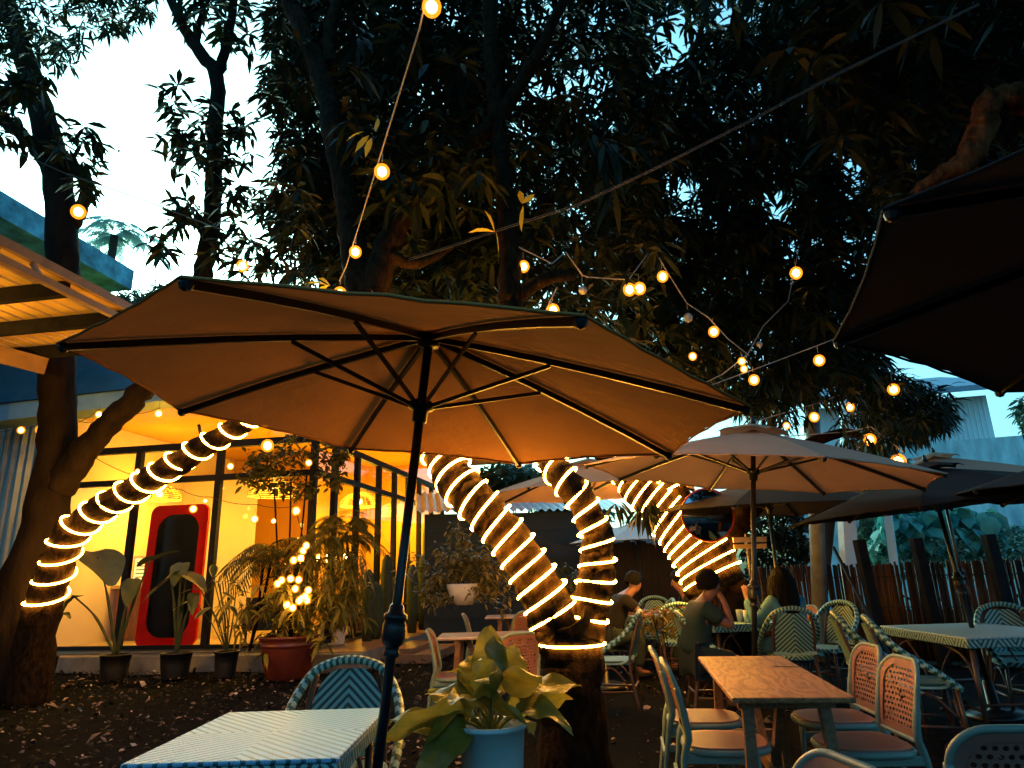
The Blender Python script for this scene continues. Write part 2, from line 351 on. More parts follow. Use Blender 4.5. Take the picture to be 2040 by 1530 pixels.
# corrugated metal wall to the left of the windows
cw = thing('corrugated_wall', 'corrugated metal wall left of the cafe windows behind the big trunk', 'wall', B(-6.5, -.3, 0), world=True)
m = MB(); n = 190
m.grid(lambda u, v: B(-9.6+4.55*u, -.28+.035*math.cos(u*2*math.pi*26), .0+4.38*v), 26*8, 1); m.build('metal_sheet', mat('galvanised_sheet', (.22, .24, .25), .35, .2, 2., metal=.7), cw, smooth=True)
# glazed-in furnishings ------------------------------------------------
def lamp(name, c, r, h, label, energy, cord=.6):
    t = thing(name, label, 'lamp', c, world=True, group='woven pendant lamps inside the cafe'); c = V3(c)
    m = MB()
    for i in range(9):
        z = h*i/8; rr = r*math.sqrt(max(.05, 1-(i/8.6)**2)); m.tube([c+V3((rr*math.cos(a), rr*math.sin(a), z)) for a in np.linspace(0, 2*math.pi, 24, endpoint=False)], .009, 4, closed=True)
    for a in np.linspace(0, 2*math.pi, 22, endpoint=False):
        m.tube([c+V3((r*math.sqrt(max(.05, 1-(i/8.6)**2))*math.cos(a), r*math.sqrt(max(.05, 1-(i/8.6)**2))*math.sin(a), h*i/8)) for i in range(9)], .006, 3, cap=False)
    m.build('lamp_shade', M_cane, t, smooth=True)
    MB().tube([c+V3((0, 0, h)), c+V3((0, 0, h+cord))], .006, 5).build('cord', M_cordk, t)
    MB().ball(c+V3((0, 0, h*.35)), .06).build('bulb', M_bulb, t, smooth=True)
    l = bpy.data.lights.new('lamp_light', 'POINT'); l.energy = energy; l.color = (1., .49, .03); l.shadow_soft_size = .12
    lo = bpy.data.objects.new('lamp_light', l); COL.objects.link(lo); lo.parent = t; lo.location = (0, 0, h*.35-.14)
M_cane = mat('woven_cane', (.55, .36, .16), .6, .2, 20.)
lamp('pendant_lamp', B(-4.15, 1.6, 3.0), .42, .3, 'woven dome pendant lamp glowing behind the leftmost front window', 70)
lamp('pendant_lamp', B(-1.75, 1.8, 2.98), .5, .32, 'woven dome pendant lamp glowing behind the middle window post', 78)
lamp('pendant_lamp', B(-.9, 4.2, 2.95), .45, .32, 'woven dome pendant lamp glowing deep behind the side windows', 115)
lamp('pendant_lamp', B(-1.0, 6.9, 2.95), .42, .32, 'woven dome pendant lamp farthest back behind the side windows', 90)
# tall red framed mirror behind the glass
rm = thing('standing_mirror', 'tall red framed mirror with dark rounded glass behind the front window', 'mirror', B(-2.65, .35, FL), world=True)
def rr_poly(w, h, r, n=8):
    P = []
    for cx, cy, a0 in ((w/2-r, h-r, 0), (-w/2+r, h-r, 90), (-w/2+r, r, 180), (w/2-r, r, 270)):
        P += [(cx+r*math.cos(R(a0+90*k/n)), cy+r*math.sin(R(a0+90*k/n))) for k in range(n+1)]
    return P
po, pi_ = rr_poly(1.14, 2.42, .16), rr_poly(.84, 2.1, .3)
def mp(x, z, t): return B(-2.78+x, .3+t+.03*z, FL+z)
m = MB(); n = len(po); vs = [mp(x, z, 0) for x, z in po]+[mp(x, z+.15, 0) for x, z in pi_]+[mp(x, z, .06) for x, z in po]+[mp(x, z+.15, .06) for x, z in pi_]
m.add(vs, [f for i in range(n) for j in [(i+1) % n] for f in ((i, j, n+j, n+i), (2*n+j, 2*n+i, 3*n+i, 3*n+j), (i, 2*n+i, 2*n+j, j), (n+j, 3*n+j, 3*n+i, n+i))])
m.build('frame', mat('red_lacquer', (.9, .006, .001), .5, .1, spec=.1), rm)
m = MB(); m.add([mp(x, z+.15, .03) for x, z in pi_], [tuple(range(n))]); m.build('mirror_glass', mat('dark_mirror', (.003, .004, .005), .12, 0, spec=.2), rm)
# slatted counter with bottles, menu board, desk, chair
ct = thing('counter', 'slatted wooden bar counter with pale top behind the left window', 'counter', B(-4.2, 1.9, FL), world=True)
bb(MB(), -5.0, -3.15, 1.6, 2.3, FL+.98, FL+1.04).build('top', M_cream, ct)
m = MB(); bb(m, -4.95, -3.2, 1.72, 2.2, FL+.002, FL+.98)
for k in range(44): 
    s_ = -4.93+k*.039; m.tube([B(s_, 1.71, FL+.02), B(s_, 1.71, FL+.97)], .014, 6)
m.build('slatted_front', mat('bamboo_slats', (.42, .2, .06), .5, .45, 9., stretch=(8, 8, .5)), ct)
def bottle(c, h, r, m_, label, nm='bottle'):
    o = MB().lathe([(.001, 0), (r, 0), (r, h*.55), (r*.4, h*.75), (r*.35, h), (.001, h)], c, 10).build(nm, m_, smooth=True); return tag(o, label, 'bottle', 'bottles and jars on the bar counter')
M_b1 = mat('blue_bottle', (.05, .35, .5), .2, 0); M_b2 = mat('amber_bottle', (.5, .22, .03), .2, 0); M_b3 = mat('white_carton', (.75, .73, .7), .5, 0)
for k, (s_, h_, mm_, lb) in enumerate([(-4.05, .28, M_b3, 'white carton standing on the bar counter beside the menu board'), (-3.9, .22, M_b1, 'small blue bottle on the bar counter'), (-3.75, .3, M_b3, 'white jug on the bar counter near the window post'), (-3.6, .26, M_b2, 'amber jar on the bar counter right of the white jug')]):
    bottle(B(s_, 1.85, FL+1.041), h_, .06, mm_, lb)
mb = thing('menu_board', 'small lit menu board on the bar counter', 'sign', B(-4.35, 1.7, FL+1.04), world=True)
bb(MB(), -4.62, -4.2, 1.68, 1.71, FL+1.042, FL+1.6).build('frame', M_b3, mb)
m = MB(); bb(m, -4.58, -4.24, 1.672, 1.678, FL+1.12, FL+1.55); m.build('yellow_panel', emat('lit_menu', (.9, .6, .15), .8), mb)
m = MB()
for k in range(5): bb(m, -4.54, -4.28-.05*(k % 2), 1.664, 1.67, FL+1.18+.07*k, FL+1.2+.07*k)
m.build('print_lines', M_socket, mb)
dk = thing('desk', 'wooden desk inside the cafe beside the black chair', 'desk', B(-1.0, 2.4, FL), world=True)
bb(MB(), -1.75, -.35, 2.0, 2.7, FL+.7, FL+.75).build('top', M_wooddk, dk); 
for s_ in (-1.7, -.4):
    for t_ in (2.05, 2.65): MB().bar(B(s_, t_, FL), B(s_, t_, FL+.7), .05).build('leg', M_frame, dk)
ac = thing('armchair', 'rounded black armchair behind the window right of the red mirror', 'chair', B(-1.25, .9, FL), world=True)
m = MB(); m.grid(lambda u, v: B(-1.25+.42*math.cos(math.pi*(u)), 1.0+.38*math.sin(math.pi*u)*(-1), FL+.22+.55*v), 16, 4); m.build('back', M_socket, ac, smooth=True)
bb(MB(), -1.62, -.88, .7, 1.3, FL+.22, FL+.42).build('seat', M_socket, ac, bevel=.04)
for s_ in (-1.55, -.95): MB().bar(B(s_, .78, FL), B(s_, .78, FL+.22), .03).build('leg', M_frame, ac)
sh = thing('shelf', 'black metal shelf holding plants and lights inside the cafe', 'shelf', B(-1.3, 3.2, FL), world=True)
for z_ in (.9, 1.35): bb(MB(), -1.9, -.6, 3.0, 3.35, FL+z_, FL+z_+.03).build('board', M_wooddk, sh)
for s_ in (-1.88, -.62): MB().bar(B(s_, 3.1, FL), B(s_, 3.1, FL+1.4), .03).build('upright', M_frame, sh)
for k in range(6):
    o = MB().lathe([(.001, 0), (.045, 0), (.05, .16), (.001, .17)], B(-1.75+.2*k, 3.12, FL+1.385), 8).build('candle_lamp', M_bulb2, smooth=True)
    tag(o, 'small glowing candle lamp in the row on the shelf inside', 'lamp', 'candle lamps on the inside shelf')

# ------------------------------------------------------------------ awning, slab building at upper left
aw = thing('awning', 'flat corrugated yellow awning on dark beams lit from below', 'awning', AT(60, 640, 8.3), world=True)
AZ = AT(100, 692, 8.6)[2]
e0 = G(265, 625, AZ); # a point on the right edge
lv = lambda p: ((p-KC)@VV, (p-KC)@UU)
es, et = lv(e0); tfar = lv(AT(100, 692, 8.6))[1]
def W_(s, t, z): return KC+VV*s+UU*t+V3((0, 0, z))
def wb(m, s0, s1, t0, t1, z0, z1): m.box(W_((s0+s1)/2, (t0+t1)/2, (z0+z1)/2), (s1-s0, t1-t0, z1-z0), axes=(VV, UU, (0, 0, 1)))
m = MB(); wd = 4.2
for k in range(int(wd/.2)): wb(m, es-.05-.2*k-.155, es-.05-.2*k, tfar-7, tfar+.2, AZ+.03, AZ+.06); wb(m, es-.05-.2*k-.2, es-.05-.2*k-.156, tfar-7, tfar+.2, AZ+.1, AZ+.12)
m.build('corrugated_sheet', mat('yellow_plastic_sheet', (.78, .50, .12), .45, .2, 2., trans=.12), aw)
for k in range(9):
    m = MB(); t_ = tfar-k*.85; wb(m, es-wd, es-.08, t_-.04, t_+.04, AZ-.14, AZ+.02); m.build('beam', M_timber, aw)
m = MB(); wb(m, es-.06, es, tfar-7, tfar+.2, AZ+.01, AZ+.11); m.build('edge_rail', M_tilebrown, aw)
l2s = lv(G(112, 592, AZ-.3))[0]
m = MB(); wb(m, l2s-.05, l2s+.02, tfar-7, tfar+.1, AZ-.22, AZ-.15); m.build('lower_rail', M_tilebrown, aw)
MB().bar(W_(es-.03, tfar-2.2, AZ), W_(l2s, tfar-2.2, AZ-.2), .04).build('strut', M_tilebrown, aw)
m = MB(); wb(m, es-wd+.3, es-wd+.4, tfar-.1, tfar, 0, AZ-.14); m.build('post', M_frame, aw)
m = MB(); wb(m, es-wd-.1, es-wd, tfar-15, tfar+1.4, 0, AZ+.2); m.build('sky_block_wall', M_conc, aw)  # added wall, keeps open sky out of the standing mirror
m = MB(); a, b = AT(-60, 690, 8.0), AT(92, 730, 8.6); m.bar(a, b, .05, .22); m.build('gutter_board', M_tilebrown, aw)
p = W_(es-1.9, tfar-2.2, AZ-.7); t = thing('hanging_lamp', 'bare bulb hanging under the corrugated awning at the left edge', 'lamp', p, world=True)
MB().ball(p, .05, 12, 8).build('bulb', M_bulb, t, smooth=True); MB().tube([p+V3((0, 0, .05)), p+V3((0, 0, .7))], .005, 5).build('cord', M_cordk, t)
l = bpy.data.lights.new('lamp_light', 'POINT'); l.energy = 60; l.color = (1., .50, .07); l.shadow_soft_size = .1; lo = bpy.data.objects.new('lamp_light', l); COL.objects.link(lo); lo.parent = t; lo.location = (0, 0, .1)
cs = thing('concrete_canopy', 'weathered blue-grey concrete canopy slab above the awning', 'building', AT(150, 500, 14), world=True)
p1, p2 = AT(265, 540, 14.5), None
SZ1, SZ0 = AT(265, 540, 14.5)[2], AT(265, 578, 14.5)[2]
cs_s, cs_t = lv(AT(265, 560, 14.5))
m = MB(); wb(m, cs_s-9, cs_s, cs_t-12, cs_t, SZ0, SZ1); m.build('slab', mat('stained_concrete', (.07, .34, .5), .9, .55, 3., .6, 20.), cs)
m = MB(); wb(m, cs_s-9, cs_s-1.6, cs_t-11, cs_t-.4, 4.6, SZ0-.003); m.build('wall', mat('grey_blue_wall', (.07, .3, .42), .8, .2, 2.), cs)
wt = thing('water_tank', 'dark round water tank behind the cafe roof', 'tank', AT(185, 760, 13), world=True)
m = MB(); c = AT(195, 790, 13.2); m.lathe([(.01, 0), (.55, 0), (.58, .7), (.5, .8), (.01, .85)], c, 20); m.build('body', M_dkblue, wt, smooth=True)
MB().lathe([(.01, 0), (.18, 0), (.18, .1), (.01, .12)], c+V3((0, 0, .85)), 12).build('lid', M_frame, wt, smooth=True)

# ------------------------------------------------------------------ shed, fences and house at the back
sd_ = thing('back_shed', 'dark blue shed with pale corrugated roof behind the wrapped tree', 'building', AT(1050, 1180, 15), world=True)
a, b = AT(845, 1190, 15), AT(1225, 1190, 15.6)
zt = AT(1000, 1020, 15)[2]
def wallq(m, a, b, z0, z1, th=.15):
    a, b = V3(a), V3(b); d = b-a; d[2] = 0; L = np.linalg.norm(d); d /= L; nrm = V3((-d[1], d[0], 0)); c = (a+b)/2; c[2] = (z0+z1)/2
    m.box(c+nrm*th/2, (L, th, z1-z0), axes=(d, nrm, (0, 0, 1)))
m = MB(); wallq(m, a, b, -.05, zt, 3.)
for k in range(9): wallq(m, a+V3((0, -.03, 0)), b+V3((0, -.03, 0)), .15+.3*k, .17+.3*k, .02)
m.build('wall', mat('dark_blue_board', (.008, .028, .05), .6, .25, 3.), sd_)
m = MB(); d = (b-a)/np.linalg.norm(b-a); nrm = V3((-d[1], d[0], 0)); L = np.linalg.norm(b-a)
m.grid(lambda u, v: a*0+V3(((a+d*(L+.5)*u-d*.2)[0], (a+d*(L+.5)*u-d*.2)[1], 0))+nrm*(-.35+3*v)+V3((0, 0, zt+.02+.75*v+.03*math.sin(u*L/.16*2*math.pi))), 240, 1)
m.build('corrugated_roof', mat('pale_roof_sheet', (.55, .68, .72), .4, .15, 3.), sd_, smooth=True)
wf = thing('board_fence', 'weathered dark board fence behind the two seated men', 'fence', AT(1280, 1150, 15), world=True)
m = MB(); a, b = AT(1196, 1150, 14.5), AT(1360, 1150, 13.6)
for k in range(15):
    p = a+(b-a)*(k+.5)/15; z1 = AT(1280, 1082, 14)[2]+.05*RNG.normal(); m.box((p[0], p[1], z1/2), (.13, .025, z1), rot=(0, .01*RNG.normal(), .07))
m.build('boards', M_board, wf)
m = MB(); m.bar(V3((a[0], a[1]+.03, 1.6)), V3((b[0], b[1]+.03, 1.6)), .04, .08); m.bar(V3((a[0], a[1]+.03, .6)), V3((b[0], b[1]+.03, .6)), .04, .08); m.build('rail', M_board, wf)
bf = thing('bamboo_fence', 'bamboo cane screen fence along the right side yard', 'fence', AT(1800, 1200, 11), world=True)
fa, fb, fc = AT(1500, 1130, 11.6), AT(1760, 1126, 10.4), AT(2200, 1132, 9.2); m = MB(); ci = 0
M_bam = leaf_mat('bamboo_cane', [(0., (.016, .009, .006)), (.6, (.05, .024, .012)), (1., (.14, .065, .025))], .5, 0.)
for p0, p1, n in ((fa, fb, 75), (fb, fc, 110)):
    for k in range(n):
        p = p0+(p1-p0)*(k+.5)/n; z1 = 1.33+.02*RNG.normal(); lx = .02*RNG.normal(); m.tube([(p[0], p[1], 0), (p[0]+lx*.5, p[1], z1*.5), (p[0]+lx, p[1], z1)], .017, 5)
m.build('canes', M_bam, bf, smooth=True)
m = MB()
for z_ in (.3, .72, 1.15):
    m.tube([(fa[0], fa[1]-.022, z_), (fb[0], fb[1]-.022, z_)], .007, 4); m.tube([(fb[0], fb[1]-.022, z_), (fc[0], fc[1]-.022, z_)], .007, 4)
m.build('binding_wire', M_cordk, bf)
for px in (1728, 1842, 1990):
    p = AT(px, 1150, 9.9 if px < 1900 else 9.3); MB().box((p[0], p[1]-.02, .82), (.14, .12, 1.7), rot=(0, R(-3), .1)).build('post', M_timber, bf, bevel=.01)
hs = thing('pale_house', 'pale blue house with rough lower wall and dark roof edge far right', 'building', AT(1850, 900, 24), world=True)
M_hw = mat('rough_render', (.42, .80, .86), .9, .35, 1.2, .5, 9., stretch=(2.5, 2.5, .8)); M_hp = mat('pale_panel', (.55, .75, .80), .5, .06, 2.)
a, b = AT(1560, 1000, 22), AT(2250, 1000, 19)
m = MB(); wallq(m, a, b, 0, AT(1850, 885, 20.8)[2], .4); m.build('lower_wall', M_hw, hs)
a1, b1 = AT(1640, 850, 21.6), AT(1992, 850, 20.4); zz0, zz1 = AT(1850, 884, 20.8)[2], AT(1850, 792, 20.8)[2]
m = MB(); wallq(m, a1+V3((0, .3, 0)), b1+V3((0, .3, 0)), zz0, zz1, 5.); 
m.build('upper_wall', M_hp, hs)
m = MB()
for k in range(36): p = a1+(b1-a1)*k/36; m.box((p[0], p[1]+.285, (zz0+zz1)/2), (.04, .03, zz1-zz0-.02))
m.build('panel_ribs', M_hp, hs)
m = MB(); a2, b2 = AT(1600, 800, 21.7), AT(2015, 800, 20.2); a2[2] = zz1; b2[2] = zz1; m.add([a2+V3((0, -.5, 0)), b2+V3((0.3, -.5, 0)), b2+V3((.6, 4, 1.4)), a2+V3((0, 4, 1.4)), a2+V3((0, -.5, .18)), b2+V3((.3, -.5, .18)), b2+V3((.6, 4, 1.58)), a2+V3((0, 4, 1.58))], [(3, 2, 1, 0), (0, 1, 5, 4), (1, 2, 6, 5), (2, 3, 7, 6), (3, 0, 4, 7), (4, 5, 6, 7)])
m.build('roof', M_fascia, hs)
# posts
def post(name, label, x0, y0, x1, y1, Y0, Y1, w, m_, cat='post', rnd=False):
    p, q = AT(x0, y0, Y0), AT(x1, y1, Y1); t = (0-p[2])/(q[2]-p[2]) if q[2] > .2 else 1; base = p+(q-p)*t
    mm = MB(); (mm.tube([base, (base+p)/2, p], w, 12) if rnd else mm.bar(base, p, w)); return tag(mm.build(name, m_, smooth=rnd), label, cat)
post('concrete_post', 'pinkish white concrete post beside the dark leaning trunk', 1682, 960, 1692, 1125, 12, 12, .22, mat('white_post', (.65, .62, .62), .7, .1))
post('metal_pole', 'slanted pale metal pole in front of the big-leaved vine', 1764, 985, 1782, 1130, 12, 11.6, .12, M_hp)
post('bamboo_pole', 'thick bamboo pole behind the foliage above the tilted umbrella', 1616, 770, 1630, 1120, 10.5, 10.5, .11, mat('grey_bamboo', (.14, .15, .14), .6, .3, 5.), 'pole', True)
post('utility_pole', 'pale blue utility pole behind the mango foliage', 1688, 770, 1696, 1120, 14, 14, .16, M_hp, 'pole', True)
post('timber_post', 'dark leaning timber post beside the white concrete post', 1655, 985, 1640, 1130, 11, 11, .16, M_board)
post('support_pole', 'thin black pole leaning against the bamboo fence', 1660, 1090, 1725, 1215, 9.2, 8.6, .03, M_pole, 'pole')

# ------------------------------------------------------------------ umbrellas
def umbrella(label, base, n, ang, zap, Rr=1.4, canvas=None, drop=.355, crank=True):
    n = V3(n); n /= np.linalg.norm(n); e1 = np.cross([0, 1., 0], n); e1 /= np.linalg.norm(e1); e2 = np.cross(n, e1)
    t = thing('patio_umbrella', label, 'umbrella', base, group='patio umbrellas over the tables')
    t.rotation_euler = Matrix(((e1[0], e2[0], n[0]), (e1[1], e2[1], n[1]), (e1[2], e2[2], n[2]))).to_euler()
    A = [ang+k*math.pi/4 for k in range(8)]
    def rib(k, r, dz=0.): a = A[k % 8]; return V3((r*math.cos(a), r*math.sin(a), zap-drop*(r/Rr)-.06*(r/Rr)*(1-r/Rr)*-1.2+dz))
    MB().tube([(0, 0, .03), (0, 0, zap-.01)], .021, 14).build('pole', M_pole, t, smooth=True)
    m = MB()
    for k in range(8):
        def fn(u, v, k=k):
            r = .04+(Rr+.012-.04)*v; p = rib(k, r, .018)*(1-u)+rib(k+1, r, .018)*u; q = 4*u*(1-u)
            f = 1-.018*q*v; wr = (.004*math.sin(u*38+k*5+v*9)+.005*math.sin(u*15+v*23+k*2.3)*(1-v))*v*q
            return V3((p[0]*f, p[1]*f, p[2]-.035*q*v*(1-v)*1.5+.01*q*v+wr))
        m.grid(fn, 14, 10)
        m.tube([fn(i/10, 1.0)+V3((0, 0, -.004)) for i in range(11)], .006, 4, cap=False)
    cp = m.build('canopy', canvas or M_canvas, t, smooth=True)
    m = MB()
    for k in range(8):
        def fv(u, v, k=k):
            r = .01+.30*v; p = rib(k, r)*(1-u)+rib(k+1, r)*u; q = 4*u*(1-u); f = 1-.05*q*v
            return V3((p[0]*f, p[1]*f, zap+.075-.09*v**1.3+.028*q*v*v))
        m.grid(fv, 10, 5)
    m.build('vent_cap', canvas or M_canvas, cp, smooth=True)
    MB().lathe([(.001, .07), (.02, .075), (.025, .1), (.012, .13), (.001, .15)], (0, 0, zap), 10).build('finial', M_pole, t, smooth=True)
    MB().lathe([(.022, -.05), (.05, -.045), (.055, -.02), (.04, .012), (.022, .02)], (0, 0, zap), 14).build('hub', M_pole, t, smooth=True)
    zr = zap-.345; MB().lathe([(.022, -.06), (.034, -.06), (.036, -.01), (.058, .0), (.058, .03), (.03, .045), (.022, .045)], (0, 0, zr), 14).build('runner', M_pole, t, smooth=True)
    for k in range(8):
        rb = MB(); pts = [rib(k, r, -.004) for r in np.linspace(.035, Rr-.02, 6)]
        for p, q in zip(pts[:-1], pts[1:]): rb.bar(p, q, .017, .027)
        rb.ball(rib(k, Rr-.01, -.004), .022, 8, 5); ro = rb.build('rib', M_pole, t)
        a = A[k]; MB().bar((.05*math.cos(a), .05*math.sin(a), zr+.015), rib(k, .60, -.02), .011, .018).build('strut', M_pole, ro)
    m = MB().lathe([(.021, 0), (.03, 0), (.035, .012), (.03, .025), (.03, .04), (.042, .05), (.05, .075), (.05, .12), (.043, .14), (.05, .15), (.05, .165), (.034, .175), (.03, .2), (.021, .21)], (0, 0, 1.04), 16); cr = m.build('tilt_collar', M_pole, t, smooth=True)
    if crank: 
        m = MB(); m.tube([(0, -.04, 1.13), (0, -.09, 1.13), (.0, -.1, 1.05), (0, -.14, 1.045)], .008, 6); m.build('crank_handle', M_pole, cr)
    MB().lathe([(.001, .002), (.24, .002), (.25, .03), (.2, .055), (.05, .07), (.04, .3), (.021, .31)], (0, 0, 0), 28).build('base', M_pole, t, smooth=True)
    return t
umbrella('large tilted taupe umbrella in the foreground with black ribs seen from below', (-.643, 2.974, 0), (.1083, .0038, .994), -.3286, 2.434, crank=False)
def ubase(px, py, Y, z): p = AT(px, py, Y); return p
def umb_at(label, px, py, Y, n, ang, Rr=1.4, canvas=None, drop=.38):
    n = V3(n); n /= np.linalg.norm(n); ap = AT(px, py, Y); b = ap-n*(ap[2]/n[2]); return umbrella(label, b, n, ang, ap[2]/n[2], Rr, canvas, drop)
umb_at('taupe umbrella above the wooden table with its scalloped vent lit pinkish', 1500, 862, 5.65, (.10, -.05, 1), -.80, canvas=M_canvasp)
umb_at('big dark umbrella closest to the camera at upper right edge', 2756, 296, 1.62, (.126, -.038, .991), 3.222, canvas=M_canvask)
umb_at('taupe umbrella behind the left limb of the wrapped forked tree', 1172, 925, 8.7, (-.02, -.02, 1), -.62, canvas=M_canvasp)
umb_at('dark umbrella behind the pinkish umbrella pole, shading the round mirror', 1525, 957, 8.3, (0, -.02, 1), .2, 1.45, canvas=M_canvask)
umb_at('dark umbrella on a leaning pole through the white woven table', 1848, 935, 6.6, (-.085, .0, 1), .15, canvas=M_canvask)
umb_at('small pale-topped umbrella far right in front of the pale house', 1862, 912, 9.4, (-.05, -.03, 1), .35, canvas=M_canvasp)
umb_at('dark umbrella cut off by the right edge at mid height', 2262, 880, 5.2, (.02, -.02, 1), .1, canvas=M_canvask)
umb_at('farthest white umbrella in front of the board fence', 1268, 1042, 13.5, (0, 0, 1), .3, canvas=mat('white_canvas', (.7, .72, .74), .8, .05, 3., trans=.15))

# ------------------------------------------------------------------ trees
def limb(m, pts, wob=.06, seed=0, n=12, k=6):
    P = [list(AT(x, y, Y)) + [r] for x, y, Y, r in pts]; sp = spline(P, k); rgx = np.random.default_rng(seed)
    pos = [p[:3]+rgx.normal(0, .012, 3)*min(1, p[3]*8) for p in sp]; rad = [max(.01, p[3]) for p in sp]
    m.tube(pos, rad, n, wob=wob, seed=seed); return [V3(p[:3]) for p in sp], [p[3] for p in sp]
def px2(base_px, Y): # pixel row of the ground at depth Y
    lo, hi = 1150., 3500.
    for _ in range(40):
        mid = (lo+hi)/2
        if AT(base_px, mid, Y)[2] > -.05: lo = mid
        else: hi = mid
    return lo
m = MB()
g1 = px2(15, 9.3)
limb(m, [(10, g1, 9.3, .46), (40, 1230, 9.3, .37), (95, 1010, 9.35, .27), (116, 850, 9.3, .24), (112, 700, 9.2, .235), (125, 520, 9.1, .22), (112, 350, 9, .2), (70, 180, 8.9, .17), (25, 40, 8.8, .13), (0, -60, 8.7, .1)], seed=1)
limb(m, [(110, 985, 9.3, .2), (150, 925, 9.25, .2), (195, 868, 9.2, .165), (242, 822, 9.1, .16), (292, 768, 9.0, .15), (350, 680, 8.9, .14), (390, 590, 8.8, .13), (412, 500, 8.7, .125), (425, 400, 8.6, .12), (430, 250, 8.5, .11), (430, 150, 8.5, .105), (390, 95, 8.45, .09), (345, 10, 8.4, .07), (320, -60, 8.4, .06)], seed=2)
limb(m, [(428, 160, 8.5, .09), (450, 95, 8.5, .07), (466, 10, 8.5, .06), (472, -50, 8.5, .05)], seed=3)
limb(m, [(395, 95, 8.45, .04), (400, 30, 8.4, .03), (430, -20, 8.4, .02)], seed=3)
limb(m, [(-40, 215, 8.6, .11), (20, 250, 8.7, .1), (80, 295, 8.8, .1), (140, 330, 8.9, .1), (175, 365, 9, .09), (165, 410, 9.05, .09), (140, 450, 9.1, .12)], seed=4)
T1 = thing('mango_tree', 'big forked dark tree at far left in front of the corrugated wall', 'tree', AT(10, g1, 9.3), world=True)
m.build('trunk', M_bark, T1, smooth=True)
# wrapped leaning tree on the left
g2 = px2(60, 8.8)
LP = [(50, g2, 8.8, .24), (78, 1240, 8.8, .215), (112, 1140, 8.8, .2), (142, 1062, 8.75, .2), (205, 1012, 8.7, .175), (290, 962, 8.6, .165), (370, 910, 8.5, .15), (440, 870, 8.45, .135), (505, 830, 8.4, .12), (570, 775, 8.3, .1), (620, 700, 8.3, .07)]
m = MB(); l_path, l_rad = limb(m, LP, seed=5, wob=.09)
m.bar(AT(400, 868, 8.45), AT(396, 846, 8.45), .03); m.bar(AT(300, 935, 8.6), AT(330, 920, 8.5), .05)
T1b = thing('leaning_tree', 'leaning trunk bending right in front of the cafe windows at left', 'tree', AT(50, g2, 8.8), world=True)
m.build('trunk', M_barkw, T1b, smooth=True)
def coil(path, rad, s0, s1, pitch, rr, tilt=(0, 0, 0), phase=0., off=.008):
    P = np.array(path); seg = np.linalg.norm(np.diff(P, axis=0), axis=1); cum = np.concatenate([[0], np.cumsum(seg)]); tot = cum[-1]
    n = int((s1-s0)/pitch*26); out = []; up = V3((0.3, 1, .2))
    for i in range(n+1):
        s = s0+(s1-s0)*i/n; p = np.array([np.interp(s, cum, P[:, c]) for c in range(3)]); r = np.interp(s, cum, rad)
        q = np.array([np.interp(min(tot, s+.05), cum, P[:, c]) for c in range(3)]) - np.array([np.interp(max(0, s-.05), cum, P[:, c]) for c in range(3)])
        q /= np.linalg.norm(q); a = up-q*(up@q); a /= np.linalg.norm(a); b = np.cross(q, a); th = phase+2*math.pi*(s-s0)/pitch
        o = math.cos(th)*a+math.sin(th)*b; out.append(p+o*(r+off)*1.03+q*(np.dot(o, V3(tilt)))*r)
    return out
def plen(path): P = np.array(path); return np.linalg.norm(np.diff(P, axis=0), axis=1).sum()
def rope(label, path, rad, s0, s1, pitch, rr, tilt=(0, 0, 0), phase=0.):
    m = MB(); m.tube(coil(path, rad, s0, s1, pitch, rr, tilt, phase), rr, 6); o = m.build('rope_light', M_rope, smooth=True)
    return tag(o, label, 'rope light', 'rope lights wound round the tree limbs')
Lt = plen(l_path)
rope('glowing rope light wound round the leaning trunk in front of the cafe', l_path, l_rad, 1.12, Lt-1.0, .25, .0125, (0, .32, 0))
# forked wrapped tree in the middle
Yb = 4.75; g3 = px2(1140, Yb)
m = MB()
stem, srad = limb(m, [(1140, g3+30, Yb, .26), (1140, 1420, Yb, .215), (1140, 1300, Yb, .2), (1136, 1230, Yb, .19)], seed=6, wob=.07)
lim_l, lrad = limb(m, [(1128, 1285, Yb, .17), (1100, 1215, Yb, .165), (1065, 1150, Yb, .15), (1020, 1080, Yb, .14), (970, 1022, Yb, .14), (925, 975, Yb+.02, .145), (880, 905, 4.85, .135), (820, 800, 4.90, .13), (765, 690, 5.00, .135), (735, 600, 5.00, .15)], seed=7, wob=.07)
lim_r, rrad = limb(m, [(1150, 1285, Yb, .16), (1172, 1215, Yb, .13), (1190, 1140, Yb, .115), (1187, 1070, Yb, .105), (1162, 1005, Yb, .1), (1125, 955, Yb, .1), (1090, 905, 4.85, .1), (1058, 800, 4.90, .1), (1030, 680, 5.00, .105), (1015, 600, 5.00, .105)], seed=8, wob=.07)
limb(m, [(728, 605, 5.00, .13), (708, 520, 5.10, .115), (692, 400, 5.25, .105), (665, 270, 5.40, .1), (640, 150, 5.60, .1), (600, 50, 5.70, .095), (555, -40, 5.80, .09)], seed=9)
limb(m, [(738, 600, 5.00, .13), (765, 510, 5.05, .11), (802, 430, 5.10, .10), (850, 350, 5.20, .09), (930, 290, 5.30, .08), (1000, 225, 5.40, .07), (1075, 100, 5.50, .06), (1130, -20, 5.60, .05)], seed=10)
limb(m, [(1015, 605, 5.00, .1), (1018, 500, 5.10, .09), (1008, 400, 5.20, .085), (990, 250, 5.40, .08), (978, 100, 5.50, .08), (972, -40, 5.60, .07)], seed=11)
limb(m, [(660, 130, 5.60, .07), (655, 60, 5.70, .06), (690, -40, 5.80, .05)], seed=12)
limb(m, [(770, 505, 5.00, .05), (830, 525, 5.10, .045), (900, 490, 5.30, .03)], seed=12)
